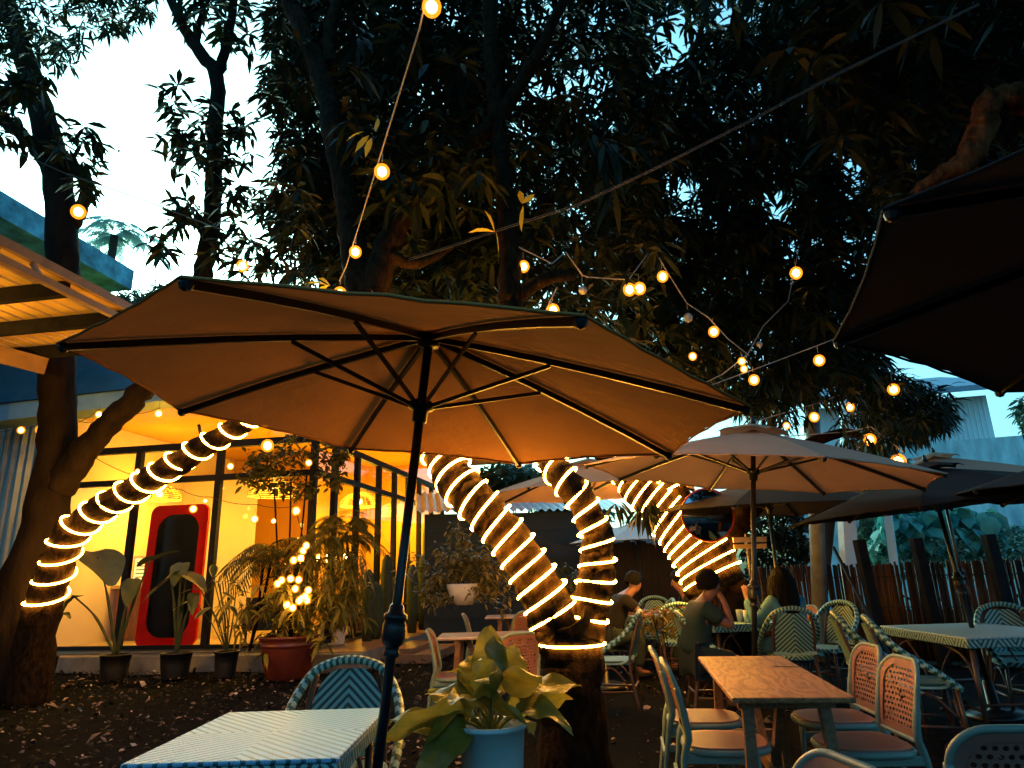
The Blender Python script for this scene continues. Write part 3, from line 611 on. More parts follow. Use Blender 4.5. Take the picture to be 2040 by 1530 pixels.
limb(m, [(1025, 595, 5.00, .06), (1060, 570, 5.05, .055), (1100, 552, 5.10, .05), (1140, 548, 5.40, .05)], seed=13)
T2 = thing('mango_tree', 'forked tree in the middle of the yard with both limbs wrapped in lights', 'tree', AT(1140, g3, Yb), world=True)
m.build('trunk', M_barkw, T2, smooth=True)
LL = plen(lim_l); LR = plen(lim_r)
rope('glowing rope light wound up the left limb of the forked tree', lim_l, lrad, .16, LL-.3, .118, .0085, (0, 0, 0), 1.)
rope('glowing rope light wound up the right limb of the forked tree', lim_r, rrad, .12, LR-.4, .122, .0085, (0, 0, 0), .5)
c = AT(1140, 1283, Yb); m = MB(); m.tube([(c[0]+.215*math.cos(a), c[1]+.215*math.sin(a), c[2]) for a in np.linspace(0, 6.283, 30, endpoint=False)], .0075, 6, closed=True)
tag(m.build('rope_light', M_rope, smooth=True), 'single horizontal rope light ring below the fork of the middle tree', 'rope light', 'rope lights wound round the tree limbs')
# wrapped tree on the right, further back
Yc = 8.5; g4 = px2(1450, Yc)
m = MB()
p4, r4 = limb(m, [(1455, g4, Yc, .46), (1436, 1210, Yc, .38), (1412, 1135, Yc, .36), (1372, 1070, Yc, .33), (1322, 1020, Yc, .27), (1278, 978, Yc, .22), (1235, 930, Yc, .18), (1180, 870, Yc, .15)], seed=14, wob=.08)
p4b, r4b = limb(m, [(1385, 1090, Yc, .2), (1372, 1030, Yc, .17), (1340, 970, Yc, .15), (1325, 930, Yc, .14), (1338, 840, Yc, .14), (1332, 740, Yc, .13), (1318, 640, Yc, .12), (1302, 550, Yc, .11), (1290, 430, Yc, .09), (1260, 300, Yc, .07), (1270, 150, Yc, .05)], seed=15, wob=.08)
limb(m, [(1420, 1120, Yc, .2), (1470, 1050, Yc, .14), (1540, 960, 8.8, .11), (1600, 890, 9, .08), (1680, 862, 9, .06), (1725, 868, 8.9, .05), (1760, 830, 8.8, .04)], seed=16)
limb(m, [(1336, 830, Yc, .12), (1300, 735, 8.4, .11), (1262, 650, 8.2, .1), (1215, 580, 8., .09), (1160, 552, 7.8, .07), (1105, 545, 7.6, .05)], seed=17)
limb(m, [(1310, 600, Yc, .07), (1350, 545, 8.3, .05), (1420, 500, 8.2, .035), (1480, 480, 8., .02)], seed=18)
limb(m, [(1290, 430, Yc, .06), (1350, 200, 8.4, .05), (1400, 50, 8.3, .04), (1420, -30, 8.3, .03)], seed=19)
T3 = thing('mango_tree', 'thick leaning tree wrapped in lights behind the seated man at right', 'tree', AT(1450, g4, Yc), world=True)
m.build('trunk', M_barkw, T3, smooth=True)
L4 = plen(p4); rope('glowing rope light wound up the thick leaning trunk at right', p4, r4, L4*.36, L4*.9, .128, .011, (0, -.2, 0), 2.)
L4b = plen(p4b); rope('short rope light wound round the rear branch of the right tree', p4b, r4b, L4b*.1, L4b*.24, .14, .012, (0, 0, -.3), 0.)
# tree at the right edge (only its limb shows)
m = MB(); T4 = thing('mango_tree', 'tree at the right edge with a gnarled orange-lit limb above the dark umbrella', 'tree', (5.6, 4.6, 0), world=True)
limb(m, [(2500, px2(2500, 4.6), 4.6, .3), (2420, 900, 4.6, .25), (2330, 500, 4.6, .2), (2200, 260, 4.6, .14), (2060, 195, 4.6, .12), (1975, 205, 4.6, .1), (1952, 262, 4.65, .1), (1915, 325, 4.7, .085), (1860, 360, 4.8, .06), (1800, 400, 5., .035)], seed=20, wob=.2)
m.build('trunk', mat('gnarled_lit_bark', (.13, .045, .018), .9, .8, 14., 1., 24., stretch=(1, 1, .5), spec=.06), T4, smooth=True)  # orange lamp light on the limb painted into the bark colour

# ---- foliage: leaf whorls filling the volumes of the crowns
def sample(n, poly, Y0, Y1, holes, rng, yexp=1.0):
    xs = [p[0] for p in poly]; ys = [p[1] for p in poly]; out = []
    while sum(len(o) for o in out) < n:
        x = rng.uniform(min(xs), max(xs), 4*n); y = rng.uniform(min(ys), max(ys), 4*n); k = inpoly(x, y, poly)
        for hx, hy, hr, keep in holes: k &= ~(((x-hx)**2+(y-hy)**2 < hr*hr) & (rng.random(len(x)) > keep))
        x, y = x[k], y[k]; Y = Y0+(Y1-Y0)*rng.random(len(x))**yexp
        d = FW[None]*FPX+RT[None]*(x-1020)[:, None]-UP[None]*(y-765)[:, None]; P = CP[None]+d*(Y/d[:, 1])[:, None]; out.append(P)
    return np.concatenate(out)[:n]
HOLES = [(1345, 60, 60, .12), (1325, 110, 45, .2), (1470, 20, 50, .25), (1560, 405, 40, .25), (1585, 470, 45, .35), (1650, 520, 50, .4), (1500, 690, 60, .35), (1240, 15, 30, .3), (1080, 150, 30, .4), (860, 170, 40, .4), (905, 265, 14, .0),
         (1345, 370, 50, .35), (1410, 380, 60, .45), (1700, 330, 45, .4), (1250, 640, 50, .4), (1950, 70, 25, .2), (760, 240, 50, .5), (620, 470, 30, .5), (985, 25, 20, .1), (1690, 300, 30, .4), (1820, 330, 40, .4)]
rg = np.random.default_rng(21); rs = rosettes
def crown(parent, sets, mt=M_leaf, name='crown'):
    V, F = join(sets); return np_mesh(name, V, F, mt, parent)
# middle tree
polyM = [(600, -60), (540, 40), (555, 130), (530, 190), (590, 260), (560, 330), (520, 400), (560, 470), (640, 430), (640, 560), (760, 620), (980, 620), (1280, 700), (1330, 500), (1330, 300), (1300, -60)]
A2 = rs(sample(420, [(560, 300), (700, 330), (1000, 420), (1000, 610), (760, 610), (640, 540), (590, 430)], 6.5, 9.5, [], rg), 11, .24, .055, .35, rg)
A3 = rs(sample(520, [(620, 60), (1000, 20), (1010, 560), (700, 560), (640, 300)], 6.5, 9.5, [(860, 170, 40, .4), (905, 265, 14, 0.)], rg), 11, .24, .056, .35, rg)
A_ = rs(sample(1900, polyM, 5.6, 9.5, HOLES, rg), 11, .23, .05, .35, rg)
topL = [(520, -60), (540, 30), (530, 120), (575, 180), (620, 180), (660, 40), (700, -60)]
B_ = rs(sample(120, topL, 6.5, 8.5, [], rg), 11, .22, .045, .35, rg)
edge = [(530, 150), (600, 130), (650, 330), (660, 560), (590, 580), (560, 470), (500, 440), (540, 330), (560, 250)]
C_ = rs(sample(190, edge, 6.8, 9, [], rg), 10, .2, .042, .4, rg)
near = [(680, 60), (860, 40), (1000, 220), (960, 420), (760, 400), (690, 260)]
D_ = rs(sample(60, near, 4.6, 5.5, [], rg), 9, .26, .062, .4, rg)
hang = [(1180, 260), (1240, 300), (1220, 380), (1150, 330)]
D2 = rs(sample(9, hang, 5, 5.6, [], rg), 9, .26, .055, .5, rg, (-1.3, -.4))
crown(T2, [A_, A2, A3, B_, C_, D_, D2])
n = 2600; P = np.concatenate([np.stack([rg.uniform(.3, 7, 1000), rg.uniform(-5, 6.5, 1000), rg.uniform(7.2, 9.4, 1000)], 1), np.stack([rg.uniform(-12, 1.5, 1100), rg.uniform(-9, -5, 1100), rg.uniform(.3, 8.0, 1100)], 1), np.stack([rg.uniform(1, 14, 700), rg.uniform(-9, -5, 700), rg.uniform(.1, 3.6, 700)], 1)])
keep = ((P[:, 2]-CH)/np.maximum(.1, P[:, 1]) > 1.15) | (P[:, 1] < .5); OV = rs(P[keep], 10, .34, .09, .35, rg); crown(T2, [OV], name='sky_block_leaves')
# unseen leaves added above and behind the viewer to block sky light
# right tree
polyR = [(1230, -60), (2120, -60), (2120, 380), (1760, 420), (1700, 640), (1760, 720), (1560, 800), (1450, 800), (1300, 720), (1220, 600), (1240, 300)]
E_ = rs(sample(3600, polyR, 7.5, 12.5, HOLES, rg), 11, .28, .066, .35, rg)
low = [(1380, 660), (1480, 640), (1600, 660), (1720, 700), (1790, 745), (1880, 770), (1895, 830), (1850, 870), (1720, 900), (1640, 850), (1560, 850), (1470, 800), (1400, 740)]
E2 = rs(sample(600, [(1020, 200), (1650, 330), (1720, 640), (1300, 680), (1020, 600)], 8, 12, [(1560, 405, 40, .3), (1500, 690, 60, .4), (1345, 370, 50, .4)], rg), 11, .28, .066, .35, rg)
F_ = rs(sample(430, low, 7.6, 9.8, [(1650, 800, 50, .45), (1600, 840, 50, .3), (1690, 860, 30, .5)], rg), 11, .22, .036, .45, rg, (-1.1, .5))
tip = [(1700, 720), (1790, 745), (1890, 780), (1890, 830), (1830, 870), (1730, 850)]
G_ = rs(sample(120, tip, 8., 9.2, [], rg), 11, .22, .036, .45, rg, (-1., .7))
hg = rs(sample(7, [(1230, 990), (1300, 985), (1290, 1020), (1235, 1015)], 7.8, 8.3, [], rg), 9, .22, .05, .5, rg, (-1.4, -.5))
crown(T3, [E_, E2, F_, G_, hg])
polyE = [(1640, -60), (2120, -60), (2120, 400), (1780, 420), (1700, 330), (1600, 200)]
H_ = rs(sample(800, polyE, 4.8, 8., [(1950, 70, 25, .2), (1690, 310, 40, .3)], rg), 11, .24, .055, .35, rg)
P = np.concatenate([np.stack([rg.uniform(1.5, 7.5, 500), rg.uniform(-2, 5., 500), rg.uniform(5.0, 7.5, 500)], 1)])
I_ = rs(P, 10, .3, .075, .35, rg)
crown(T4, [H_, I_])
# left tree
def blob(cs, k, L, w, dr, el=(-.9, .35), per=8):
    P = np.concatenate([AT(x, y, Y)[None]+rg.normal(0, s, (per if len(c) < 5 else c[4], 3)) for c in cs for x, y, Y, s in [c[:4]]]); return rs(P, k, L, w, dr, rg, el)
corner = [(-60, -60), (330, -60), (315, 20), (250, 60), (200, 90), (140, 130), (70, 130), (40, 90), (-60, 190)]
J_ = rs(sample(240, corner, 7.5, 10.5, [(120, 45, 30, .4), (60, 20, 20, .4)], rg), 11, .2, .04, .3, rg)
K_ = blob([(60, 165, 7.8, .14, 7), (30, 190, 7.9, .14, 5), (150, 285, 8, .17, 6), (190, 270, 8, .1, 3), (195, 300, 8.2, .12, 4), (165, 375, 8.1, .1, 4), (30, 260, 8.3, .15, 4), (0, 190, 8.2, .2, 6), (110, 270, 8.5, .2, 3), (20, 230, 8.3, .2, 4)], 8, .27, .072, .35)
L_ = blob([(358, 170, 8.0, .05, 2), (362, 205, 8, .08, 3), (375, 235, 8., .12, 4), (395, 265, 8.1, .12, 4), (350, 255, 8, .1, 3), (455, 215, 8.3, .1, 2), (470, 245, 8.2, .15, 5), (495, 265, 8.2, .15, 4), (450, 280, 8.1, .12, 4), (380, 330, 8, .1, 3), (420, 300, 8, .15, 4),
           (480, 330, 8.2, .15, 5), (500, 380, 8.2, .15, 4), (350, 415, 7.9, .12, 4), (340, 450, 7.9, .1, 3), (330, 490, 7.8, .12, 3), (385, 440, 8, .12, 4), (455, 420, 8.2, .15, 4), (470, 470, 8.1, .15, 4), (445, 360, 8, .15, 4), (520, 500, 8, .2, 7), (560, 520, 8, .2, 6), (540, 450, 8.2, .2, 5), (430, 470, 8, .12, 3), (370, 300, 8.1, .1, 3), (480, 530, 8.0, .15, 5), (590, 540, 8, .12, 3),
           (470, 45, 8.4, .12, 4), (490, 70, 8.3, .08, 3), (420, 30, 8.4, .2, 8), (395, 10, 8.4, .15, 6), (500, 20, 8.4, .15, 4), (450, 0, 8.4, .2, 8), (345, 190, 8, .06, 2)], 8, .27, .07, .3, (-1.0, .6))
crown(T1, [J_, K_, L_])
# yellow leaves caught by the bulbs, whose light is put into their colour
def yl(cs): return leaf_cloud(np.array([AT(x, y, Y) for x, y, Y, *_ in cs]), np.array([d for *_, d in cs], float), [c[3] for c in cs], [c[4] for c in cs], .25, rg, .6)
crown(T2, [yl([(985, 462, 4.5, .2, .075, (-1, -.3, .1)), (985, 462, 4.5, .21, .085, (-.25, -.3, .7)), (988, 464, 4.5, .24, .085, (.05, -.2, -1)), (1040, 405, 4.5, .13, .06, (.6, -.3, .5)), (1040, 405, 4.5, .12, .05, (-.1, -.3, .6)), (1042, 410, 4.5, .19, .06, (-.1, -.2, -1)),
     (655, 570, 4.5, .17, .07, (-.9, -.2, .3)), (655, 568, 4.5, .18, .07, (-.7, -.2, -.6)), (658, 570, 4.5, .14, .06, (-.8, .1, .9)), (735, 270, 4.5, .16, .05, (-.6, -.2, -.8)), (740, 275, 4.5, .16, .05, (-.2, -.2, -.9)), (725, 262, 4.5, .14, .05, (-.9, 0, -.3)), (752, 235, 4.5, .13, .05, (0, -.3, -.8))])], M_leafy, 'lit_yellow_leaves')
# background greenery
ft = thing('palm_tree', 'glare-paled palm behind the concrete canopy at upper left', 'tree', AT(225, 1100, 20), world=True); ft.location[2] = 0
m = MB(); pc = AT(228, 470, 20); m.tube([(pc[0]-.2, pc[1], 0), (pc[0], pc[1], pc[2]*.6), pc], [.2, .16, .12], 8); m.build('trunk', M_board, ft)
def fronds(c, n, L, rng, spread=1.0, lw=.03, ll=.28, per=26, z0=.2, z1=1.2):
    pos, ds = [], []
    for i in range(n):
        az = 2*math.pi*i/n+rng.uniform(-.3, .3); e = rng.uniform(z0, z1); d = V3((math.cos(az)*math.cos(e), math.sin(az)*math.cos(e), math.sin(e))); sd = V3((-math.sin(az), math.cos(az), 0)); l = L*rng.uniform(.75, 1.1)
        for t in np.linspace(.12, 1, per):
            p = V3(c)+d*l*t+V3((0, 0, -.75*l*t*t*spread))
            for s_ in (-1, 1): pos.append(p); ds.append(d*.55+sd*s_*.9+V3((0, 0, -.25-.5*t)))
    pos = np.array(pos); return leaf_cloud(pos, np.array(ds), np.full(len(pos), ll)*rng.uniform(.7, 1.1, len(pos)), np.full(len(pos), lw), .3, rng, .1)
V, F = fronds(pc, 15, 1.9, rg, lw=.05, ll=.5); np_mesh('crown', V, F, leaf_mat('glare_palm_leaf', [(0., (.3, .55, .5)), (1., (.45, .65, .6))], .5, .6), ft)  # leaf colour paled to carry the glare of the sky behind
def greenery(name, label, cat, poly, Y0, Y1, n, k, L, w, mt=M_leaffar, el=(-.9, .6), dr=.3):
    P = sample(n, poly, Y0, Y1, [], rg); c = P.mean(0); t = thing(name, label, cat, (c[0], c[1], 0), world=True); V, F = rs(P, k, L, w, dr, rg, el); np_mesh('foliage', V, F, mt, t)
    m = MB(); zc = P[:, 2].max()
    for q in P[rg.choice(len(P), min(len(P), 7), replace=False)]: m.tube([(c[0]+.3*(q[0]-c[0]), c[1]+.3*(q[1]-c[1]), -.05), (q+V3((c[0], c[1], 0)))/2*V3((1, 1, 1)), q], [.04, .03, .012], 5)
    m.build('stems', M_bark, t); return t
greenery('shrub', 'pale far shrubbery between the cafe roof and the taupe umbrella', 'bush', [(930, 955), (985, 925), (1075, 930), (1100, 975), (960, 985)], 17, 20, 170, 9, .35, .12)
greenery('shrub', 'pale shrubbery right of the shed roof', 'bush', [(1050, 1015), (1105, 985), (1210, 1010), (1215, 1050), (1140, 1040)], 17, 19, 110, 9, .3, .1)
greenery('shrub', 'leafy strip under the farthest white umbrella', 'bush', [(1200, 1055), (1290, 1040), (1330, 1060), (1290, 1085), (1200, 1085)], 15.2, 16.5, 90, 9, .25, .08)
greenery('shrub', 'pale ferny bush behind the left end of the big umbrella', 'bush', [(215, 590), (330, 560), (345, 640), (250, 660)], 14.5, 16, 130, 10, .3, .06)
greenery('hedge', 'clipped leafy hedge behind the bamboo fence at right', 'hedge', [(1700, 1085), (1850, 1075), (1960, 1050), (2120, 1055), (2120, 1150), (1700, 1150)], 12.2, 14, 800, 8, .12, .06, leaf_mat('hedge_leaf', [(0., (.05, .17, .14)), (1., (.2, .42, .3))], .4, .2), (-.5, .9))
greenery('vine', 'climbing vine with big hanging heart-shaped leaves right of the slanted pole', 'plant', [(1735, 1020), (1800, 1005), (1970, 1015), (1985, 1060), (1900, 1090), (1750, 1085)], 12.5, 13.5, 85, 4, .34, .3, leaf_mat('vine_leaf', [(0., (.05, .3, .3)), (1., (.12, .48, .42))], .35, .25), (-1.2, -.2), .4)
greenery('shrub', 'bush beyond the white concrete post', 'bush', [(1690, 1000), (1760, 1010), (1760, 1110), (1700, 1110)], 13.5, 15.5, 110, 9, .18, .08)
greenery('shrub', 'dark bush behind the seated woman', 'bush', [(1480, 1020), (1600, 1000), (1620, 1120), (1560, 1170), (1480, 1180)], 11.8, 13, 260, 9, .2, .06, M_leaf)
greenery('shrub', 'greenery in front of the rough lower wall of the pale house', 'bush', [(1640, 905), (1760, 895), (1830, 930), (1790, 960), (1640, 960)], 16, 18, 150, 9, .3, .1)
greenery('leafy_branch', 'sunlit leafy branch beside the pale house at the right edge', 'tree', [(2020, 800), (2060, 785), (2070, 890), (2025, 840)], 14, 15, 40, 10, .2, .06)

# ------------------------------------------------------------------ string lights
def string(label, cord, bulbs, cordm=M_cordk, cr=.005, r=.034, sag=0., group='string lights with globe bulbs', bm=M_bulb):
    """cord: list of polylines of (px,py,Y); bulbs: (px,py,Y[,lit[,scale]])"""
    c0 = AT(*cord[0][0]); t = thing('string_light', label, 'string light', c0, world=True, group=group); m = MB()
    for pl in cord:
        P = [AT(*p) for p in pl]; Q = []
        for a, b in zip(P[:-1], P[1:]):
            for u in np.linspace(0, 1, 6)[:-1]: Q.append(a+(b-a)*u-V3((0, 0, sag*4*u*(1-u))))
        m.tube(Q+[P[-1]], cr, 5)
    for b in bulbs:
        p = AT(*b[:3]); s_ = b[4] if len(b) > 4 else 1.; rr = r*s_; m.tube([p+V3((0, 0, rr*2.0)), p+V3((0, 0, rr*3.4))], .003, 4)
    m.build('cord', cordm, t)
    for b in bulbs:
        p = AT(*b[:3]); lit = b[3] if len(b) > 3 else 1; s_ = b[4] if len(b) > 4 else 1.; rr = r*s_
        bb_ = MB()
        if lit: bb_.ball(p, (rr*.78, rr*.78, rr*.86), 12, 8); bb_.k = 1; bb_.ball(p, (rr*1.3, rr*1.3, rr*1.38), 14, 9)
        else: bb_.ball(p, (rr, rr, rr*1.1), 12, 8)
        o = bb_.build('bulb', [bm, M_halo] if lit else M_unlit, t, smooth=True)
        MB().lathe([(rr*.42, rr*.95), (rr*.5, rr*1.2), (rr*.5, rr*1.9), (rr*.2, rr*2.1), (.001, rr*2.1)], p, 8).build('socket', M_socket, o, smooth=True)
    return t
string('pale cord with globe bulbs dropping steeply to the middle tree', [[(862, -60, 2.3), (835, 60, 2.45), (770, 270, 3.2), (718, 440, 4.0), (690, 530, 4.4), (676, 560, 4.55)]],
       [(860, 14, 2.35, 1, .95), (761, 342, 3.35, 1, 1.0), (708, 502, 4.2, 1, .95), (677, 585, 4.5, 1, 1.1), (741, 597, 4.5, 1, .6)], M_cord, .0045)
string('thin dark cord with two bulbs crossing the bright sky at left', [[(-20, 280, 7.5), (130, 345, 7.7), (290, 400, 7.4), (480, 472, 7.4), (640, 525, 8.0)]], [(156, 422, 7.6, 1, 2.0), (483, 530, 7.4, 1, 1.6)], M_cordk, .008)
string('zigzag cord of globe bulbs along the branch right of the middle tree', [[(1033, 492, 5.05), (1100, 525, 5.15), (1127, 502, 5.25), (1160, 548, 5.35), (1170, 552, 5.35), (1252, 557, 5.65), (1295, 500, 5.85), (1308, 505, 5.85), (1325, 535, 5.95), (1368, 604, 6.15), (1412, 633, 6.25), (1450, 675, 6.45), (1492, 708, 6.65)], [(1110, 572, 5.25), (1094, 604, 5.25), (1082, 632, 5.25)]],
       [(1043, 531, 5.05, 1, 1.1), (1102, 618, 5.25, 1, 1.2), (1161, 578, 5.35, 0, 1.1), (1254, 577, 5.65, 1, 1.3), (1274, 575, 5.65, 1, 1.3), (1320, 551, 5.85, 1, 1.2), (1371, 633, 6.15, 0, 1.3), (1422, 661, 6.25, 1, 1.2)], M_cord, .006)
string('cord with bulbs among the hanging mango leaves above the wooden table umbrella', [[(1400, 765, 6.9), (1440, 745, 7.0), (1490, 705, 7.2), (1520, 650, 7.4), (1570, 600, 7.6), (1590, 500, 7.8)], [(1410, 770, 6.8), (1545, 720, 7.1), (1690, 665, 7.3), (1760, 690, 7.6)]],
       [(1380, 710, 6.9, 1, 1.0), (1478, 720, 7.1, 1, 1.0), (1482, 735, 6.95, 1, .9), (1513, 686, 7.3, 0, 1.), (1502, 757, 7.0, 1, 1.3), (1410, 777, 6.9, 1, .8), (1586, 544, 7.7, 1, 1.7), (1632, 718, 7.2, 1, 1.4), (1780, 776, 7.7, 1, 1.5)], M_cord, .006)
string('lowest cord of bulbs stretching behind the scalloped umbrella vent', [[(1440, 862, 7.4), (1530, 832, 7.6), (1640, 800, 7.8), (1700, 775, 8.0), (1790, 740, 8.2)], [(1560, 870, 7.7), (1690, 860, 7.9), (1735, 850, 8.), (1800, 900, 8.2)]],
       [(1567, 848, 7.6, 1, .9), (1622, 831, 7.8, 1, 1.3), (1693, 811, 7.9, 1, 1.2), (1733, 876, 7.9, 1, 1.6), (1790, 919, 8.2, 1, 2.0)], M_cord, .006)
string('string of small bulbs along the blue eave fascia at left', [[(-20, 862, 10.6), (45, 848, 10.6), (85, 845, 10.6)], [(145, 832, 10.7), (185, 842, 10.7), (200, 845, 10.7), (260, 825, 10.7), (320, 812, 10.6)], [(145, 845, 10.7), (200, 815, 10.7)]],
       [(42, 857, 10.6, 1, 1.), (80, 856, 10.6, 1, 1.2), (183, 851, 10.7), (199, 853, 10.7), (197, 826, 10.7, 1, 1.), (316, 824, 10.6, 1, 1.1)], M_cordk, .006, .045, .03, bm=M_bulb2)
string('swagged string of bulbs hanging in front of the left cafe windows', [[(140, 878, 10.2), (155, 890, 10.2), (268, 948, 10.8), (360, 975, 11.), (420, 990, 11.), (510, 1005, 10.9), (590, 1008, 10.8)]],
       [(150, 914, 10.2, 1, 1.4), (274, 938, 10.8, 1, .6), (385, 1014, 11.1, 1, 1.1), (409, 998, 11.2, 1, .6), (507, 1034, 10.9, 1, 1.1), (590, 1018, 10.8, 1, 1.2), (545, 1038, 10.9, 1, .7), (459, 929, 10.2, 1, .9), (533, 888, 10.1, 1, 1.6), (615, 922, 10.2, 1, .9)], M_cordk, .006, .045, .04, bm=M_bulb2)
cb = [(610, 1087), (604, 1097), (585, 1116), (599, 1112), (561, 1156), (579, 1153), (595, 1155), (588, 1173), (614, 1176), (600, 1193), (608, 1188), (596, 1197), (612, 1196), (583, 1211), (553, 1163), (572, 1205)]
string('tangle of glowing bulbs heaped in the big terracotta pot', [[(590, 1020, 9.9), (604, 1070, 9.95), (590, 1110, 9.9), (566, 1140, 9.9), (560, 1180, 9.85), (585, 1190, 9.85), (620, 1180, 9.85), (600, 1160, 9.9), (585, 1215, 9.85)]], [(x, y, 9.85+.08*math.sin(i*2.3), 1, .85) for i, (x, y) in enumerate(cb)], M_cordk, .006, .05, bm=M_bulb2)
m = MB()
for dz in (0, .03): m.tube([AT(x, y-dz*120, Y) for x, y, Y in ((720, 547, 5.3), (860, 505, 4.9), (1000, 458, 4.6), (1150, 410, 4.2), (1300, 340, 3.8), (1480, 250, 3.4), (1670, 148, 3.1), (1950, 10, 2.8))], .0028, 5)
tag(m.build('overhead_cable', mat('grey_cable', (.05, .055, .06), .5, .2, 20.)), 'pair of grey cables sloping up to the right across the dark crown', 'cable')

# ------------------------------------------------------------------ woven rattan furniture
def weave_mat(name, kind, dark=(.006, .045, .04), pale=(.30, .56, .55)):
    m = bpy.data.materials.new(name); m.use_nodes = True; N = Nodes(m); p = N.n['Principled BSDF']; co, x = N.xyz()
    ab = lambda v: N.math('ABSOLUTE', v); fr_ = lambda v: N.math('FRACT', v)
    if kind == 'back': f = fr_(N.math('MULTIPLY', N.math('ADD', x[2], N.math('MULTIPLY', ab(x[0]), .95)), 23.)); thr = .47
    elif kind == 'top': f = fr_(N.math('MULTIPLY', N.math('SUBTRACT', ab(x[0]), N.math('MULTIPLY', ab(x[1]), 1.0)), 19.)); thr = .34
    else:
        w = ab(N.math('SUBTRACT', fr_(N.math('MULTIPLY', N.math('ADD', x[0], x[1]), 3.6)), .5)); f = fr_(N.math('ADD', N.math('MULTIPLY', w, 7.), N.math('MULTIPLY', x[2], 17.))); thr = .45
    s_ = N.math('GREATER_THAN', f, thr)
    t1 = N.math('SINE', N.math('MULTIPLY', x[0], 620.)); t2 = N.math('SINE', N.math('MULTIPLY', N.math('ADD', x[2], x[1]), 420.)); th = N.math('MULTIPLY', N.math('ADD', N.math('MULTIPLY', t1, t2), 1.), .5)
    c = N.mix(s_, dark, pale); c = N.mix(N.math('MULTIPLY', N.math('SUBTRACT', 1., th), .45), c, (.02, .05, .045)); N.l.new(c, p.inputs['Base Color']); p.inputs['Roughness'].default_value = .4
    N.bump(th, .5, .003); return m
M_wback, M_wtop, M_wside = weave_mat('woven_chevron', 'back'), weave_mat('woven_top', 'top', (.02, .12, .17), (.28, .54, .78)), weave_mat('woven_zigzag', 'side')  # pale strands tinted teal to carry the cyan sky light
M_wa = mat('pale_weave', (.30, .52, .50), .4, .15, 40.); M_wb = mat('green_weave', (.015, .09, .07), .4, .15, 40.)
M_ratt = mat('rattan_pole', (.07, .035, .022), .45, .4, 12., stretch=(1, 1, .3))
spiral = lambda n: (lambda i, k: 0 if ((i*8+k*2*8//n*1) % 32) < 16 else 1)
def rattan_chair(label, loc, rz):
    t = thing('rattan_chair', label, 'chair', loc, (0, 0, rz), 'green and white rattan chairs')
    P = spline([(-.245, .23, .42), (-.275, .1, .53), (-.285, -.06, .63), (-.262, -.2, .75), (-.19, -.285, .865), (-.1, -.315, .91), (0, -.325, .925), (.1, -.315, .91), (.19, -.285, .865), (.262, -.2, .75), (.285, -.06, .63), (.275, .1, .53), (.245, .23, .42)], 12)
    m = MB(); m.tube(P, .024, 8, mifn=lambda i, k: 0 if ((i*2+k) % 8) < 4 else 1); m.build('back_rim', [M_wa, M_wb], t, smooth=True)
    def pn(u, v):
        z = .49+.385*v; w = .185 if v < .45 else .185*math.sqrt(max(0, 1-((v-.45)/.6)**2)); x = w*(2*u-1); return (x, -.225-.095*v-.02*math.cos(3*x/.185), z)
    m = MB(); m.grid(pn, 12, 14); m.grid(lambda u, v: tuple(V3(pn(1-u, v))-V3((0, .014, 0))), 12, 14); m.build('backrest', M_wback, t, smooth=True)
    m = MB(); m.bar((-.21, -.235, .485), (.21, -.235, .485), .022, .03); m.build('back_rail', M_wa, t)
    m = MB(); sp = [(.23*math.copysign(abs(math.cos(a))**.6, math.cos(a)), .225*math.copysign(abs(math.sin(a))**.6, math.sin(a))) for a in np.linspace(0, 2*math.pi, 28, endpoint=False)]; m.slab(sp, .415, .455); m.build('seat', M_wback, t, bevel=.008)
    for sx in (-1, 1):
        m = MB(); m.tube([(sx*.25, .225, .002), (sx*.225, .2, .42)], .016, 8); m.build('leg', M_ratt, t, smooth=True)
        m = MB(); m.tube(spline([(sx*.24, -.27, .002), (sx*.2, -.2, .42), (sx*.2, -.27, .7), (sx*.17, -.315, .86)], 5), .015, 8); m.build('leg', M_ratt, t, smooth=True)
    m = MB()
    for a, b in (((-.237, .21, .2), (.237, .21, .2)), ((-.22, -.235, .2), (.22, -.235, .2)), ((-.237, .21, .16), (-.22, -.235, .16)), ((.237, .21, .16), (.22, -.235, .16))): m.tube([a, b], .011, 6)
    for sx in (-1, 1): m.tube(spline([(sx*.24, .2, .12), (sx*.2, .18, .3), (sx*.07, .19, .405)], 5), .009, 6); m.tube(spline([(sx*.235, .18, .22), (sx*.22, .0, .39), (sx*.22, -.16, .24)], 5), .009, 6)
    m.build('stretcher', M_ratt, t, smooth=True); return t
PI = math.pi
c0 = rattan_chair('rattan chair with bold chevron back behind the woven table in the left foreground', (-.885, 3.62, 0), PI+.12)
def rc(label, px, py, Y, rz):   # px,py: pixel of the top of the back
    p = AT(px, py, Y); off = V3((.325*math.sin(rz), -.325*math.cos(rz), 0)); q = p-off; dup(c0, (q[0], q[1], 0), (0, 0, rz), label)
rc('rattan chair with its chevron back to the camera under the long-haired woman', 1578, 1215, 7.3, -.12)
rc('nearest of the rattan chairs drawn up to the white woven table, its arm sweeping right', 1722, 1236, 5.9, -PI/2-.35)
rc('rattan chair just left of the nearest one at the white woven table', 1658, 1222, 6.5, -PI/2-.3)
rc('rattan chair with fan-shaped chevron back on the far side of the white woven table', 1992, 1220, 7.0, PI-.25)
rc('rattan chair with pale back edge in front of the bamboo fence', 1676, 1201, 8.3, PI/2+.5)
rc('rattan chair under the man hunched over the far table', 1228, 1148, 10.6, -PI/2+.3)
rc('rattan chair with chevron back turned to the camera in front of the second man', 1348, 1171, 8.9, -.15)
rc('empty rattan chair beside the wrapped tree, its arm sloping down left', 1272, 1180, 7.6, PI/2-.25)
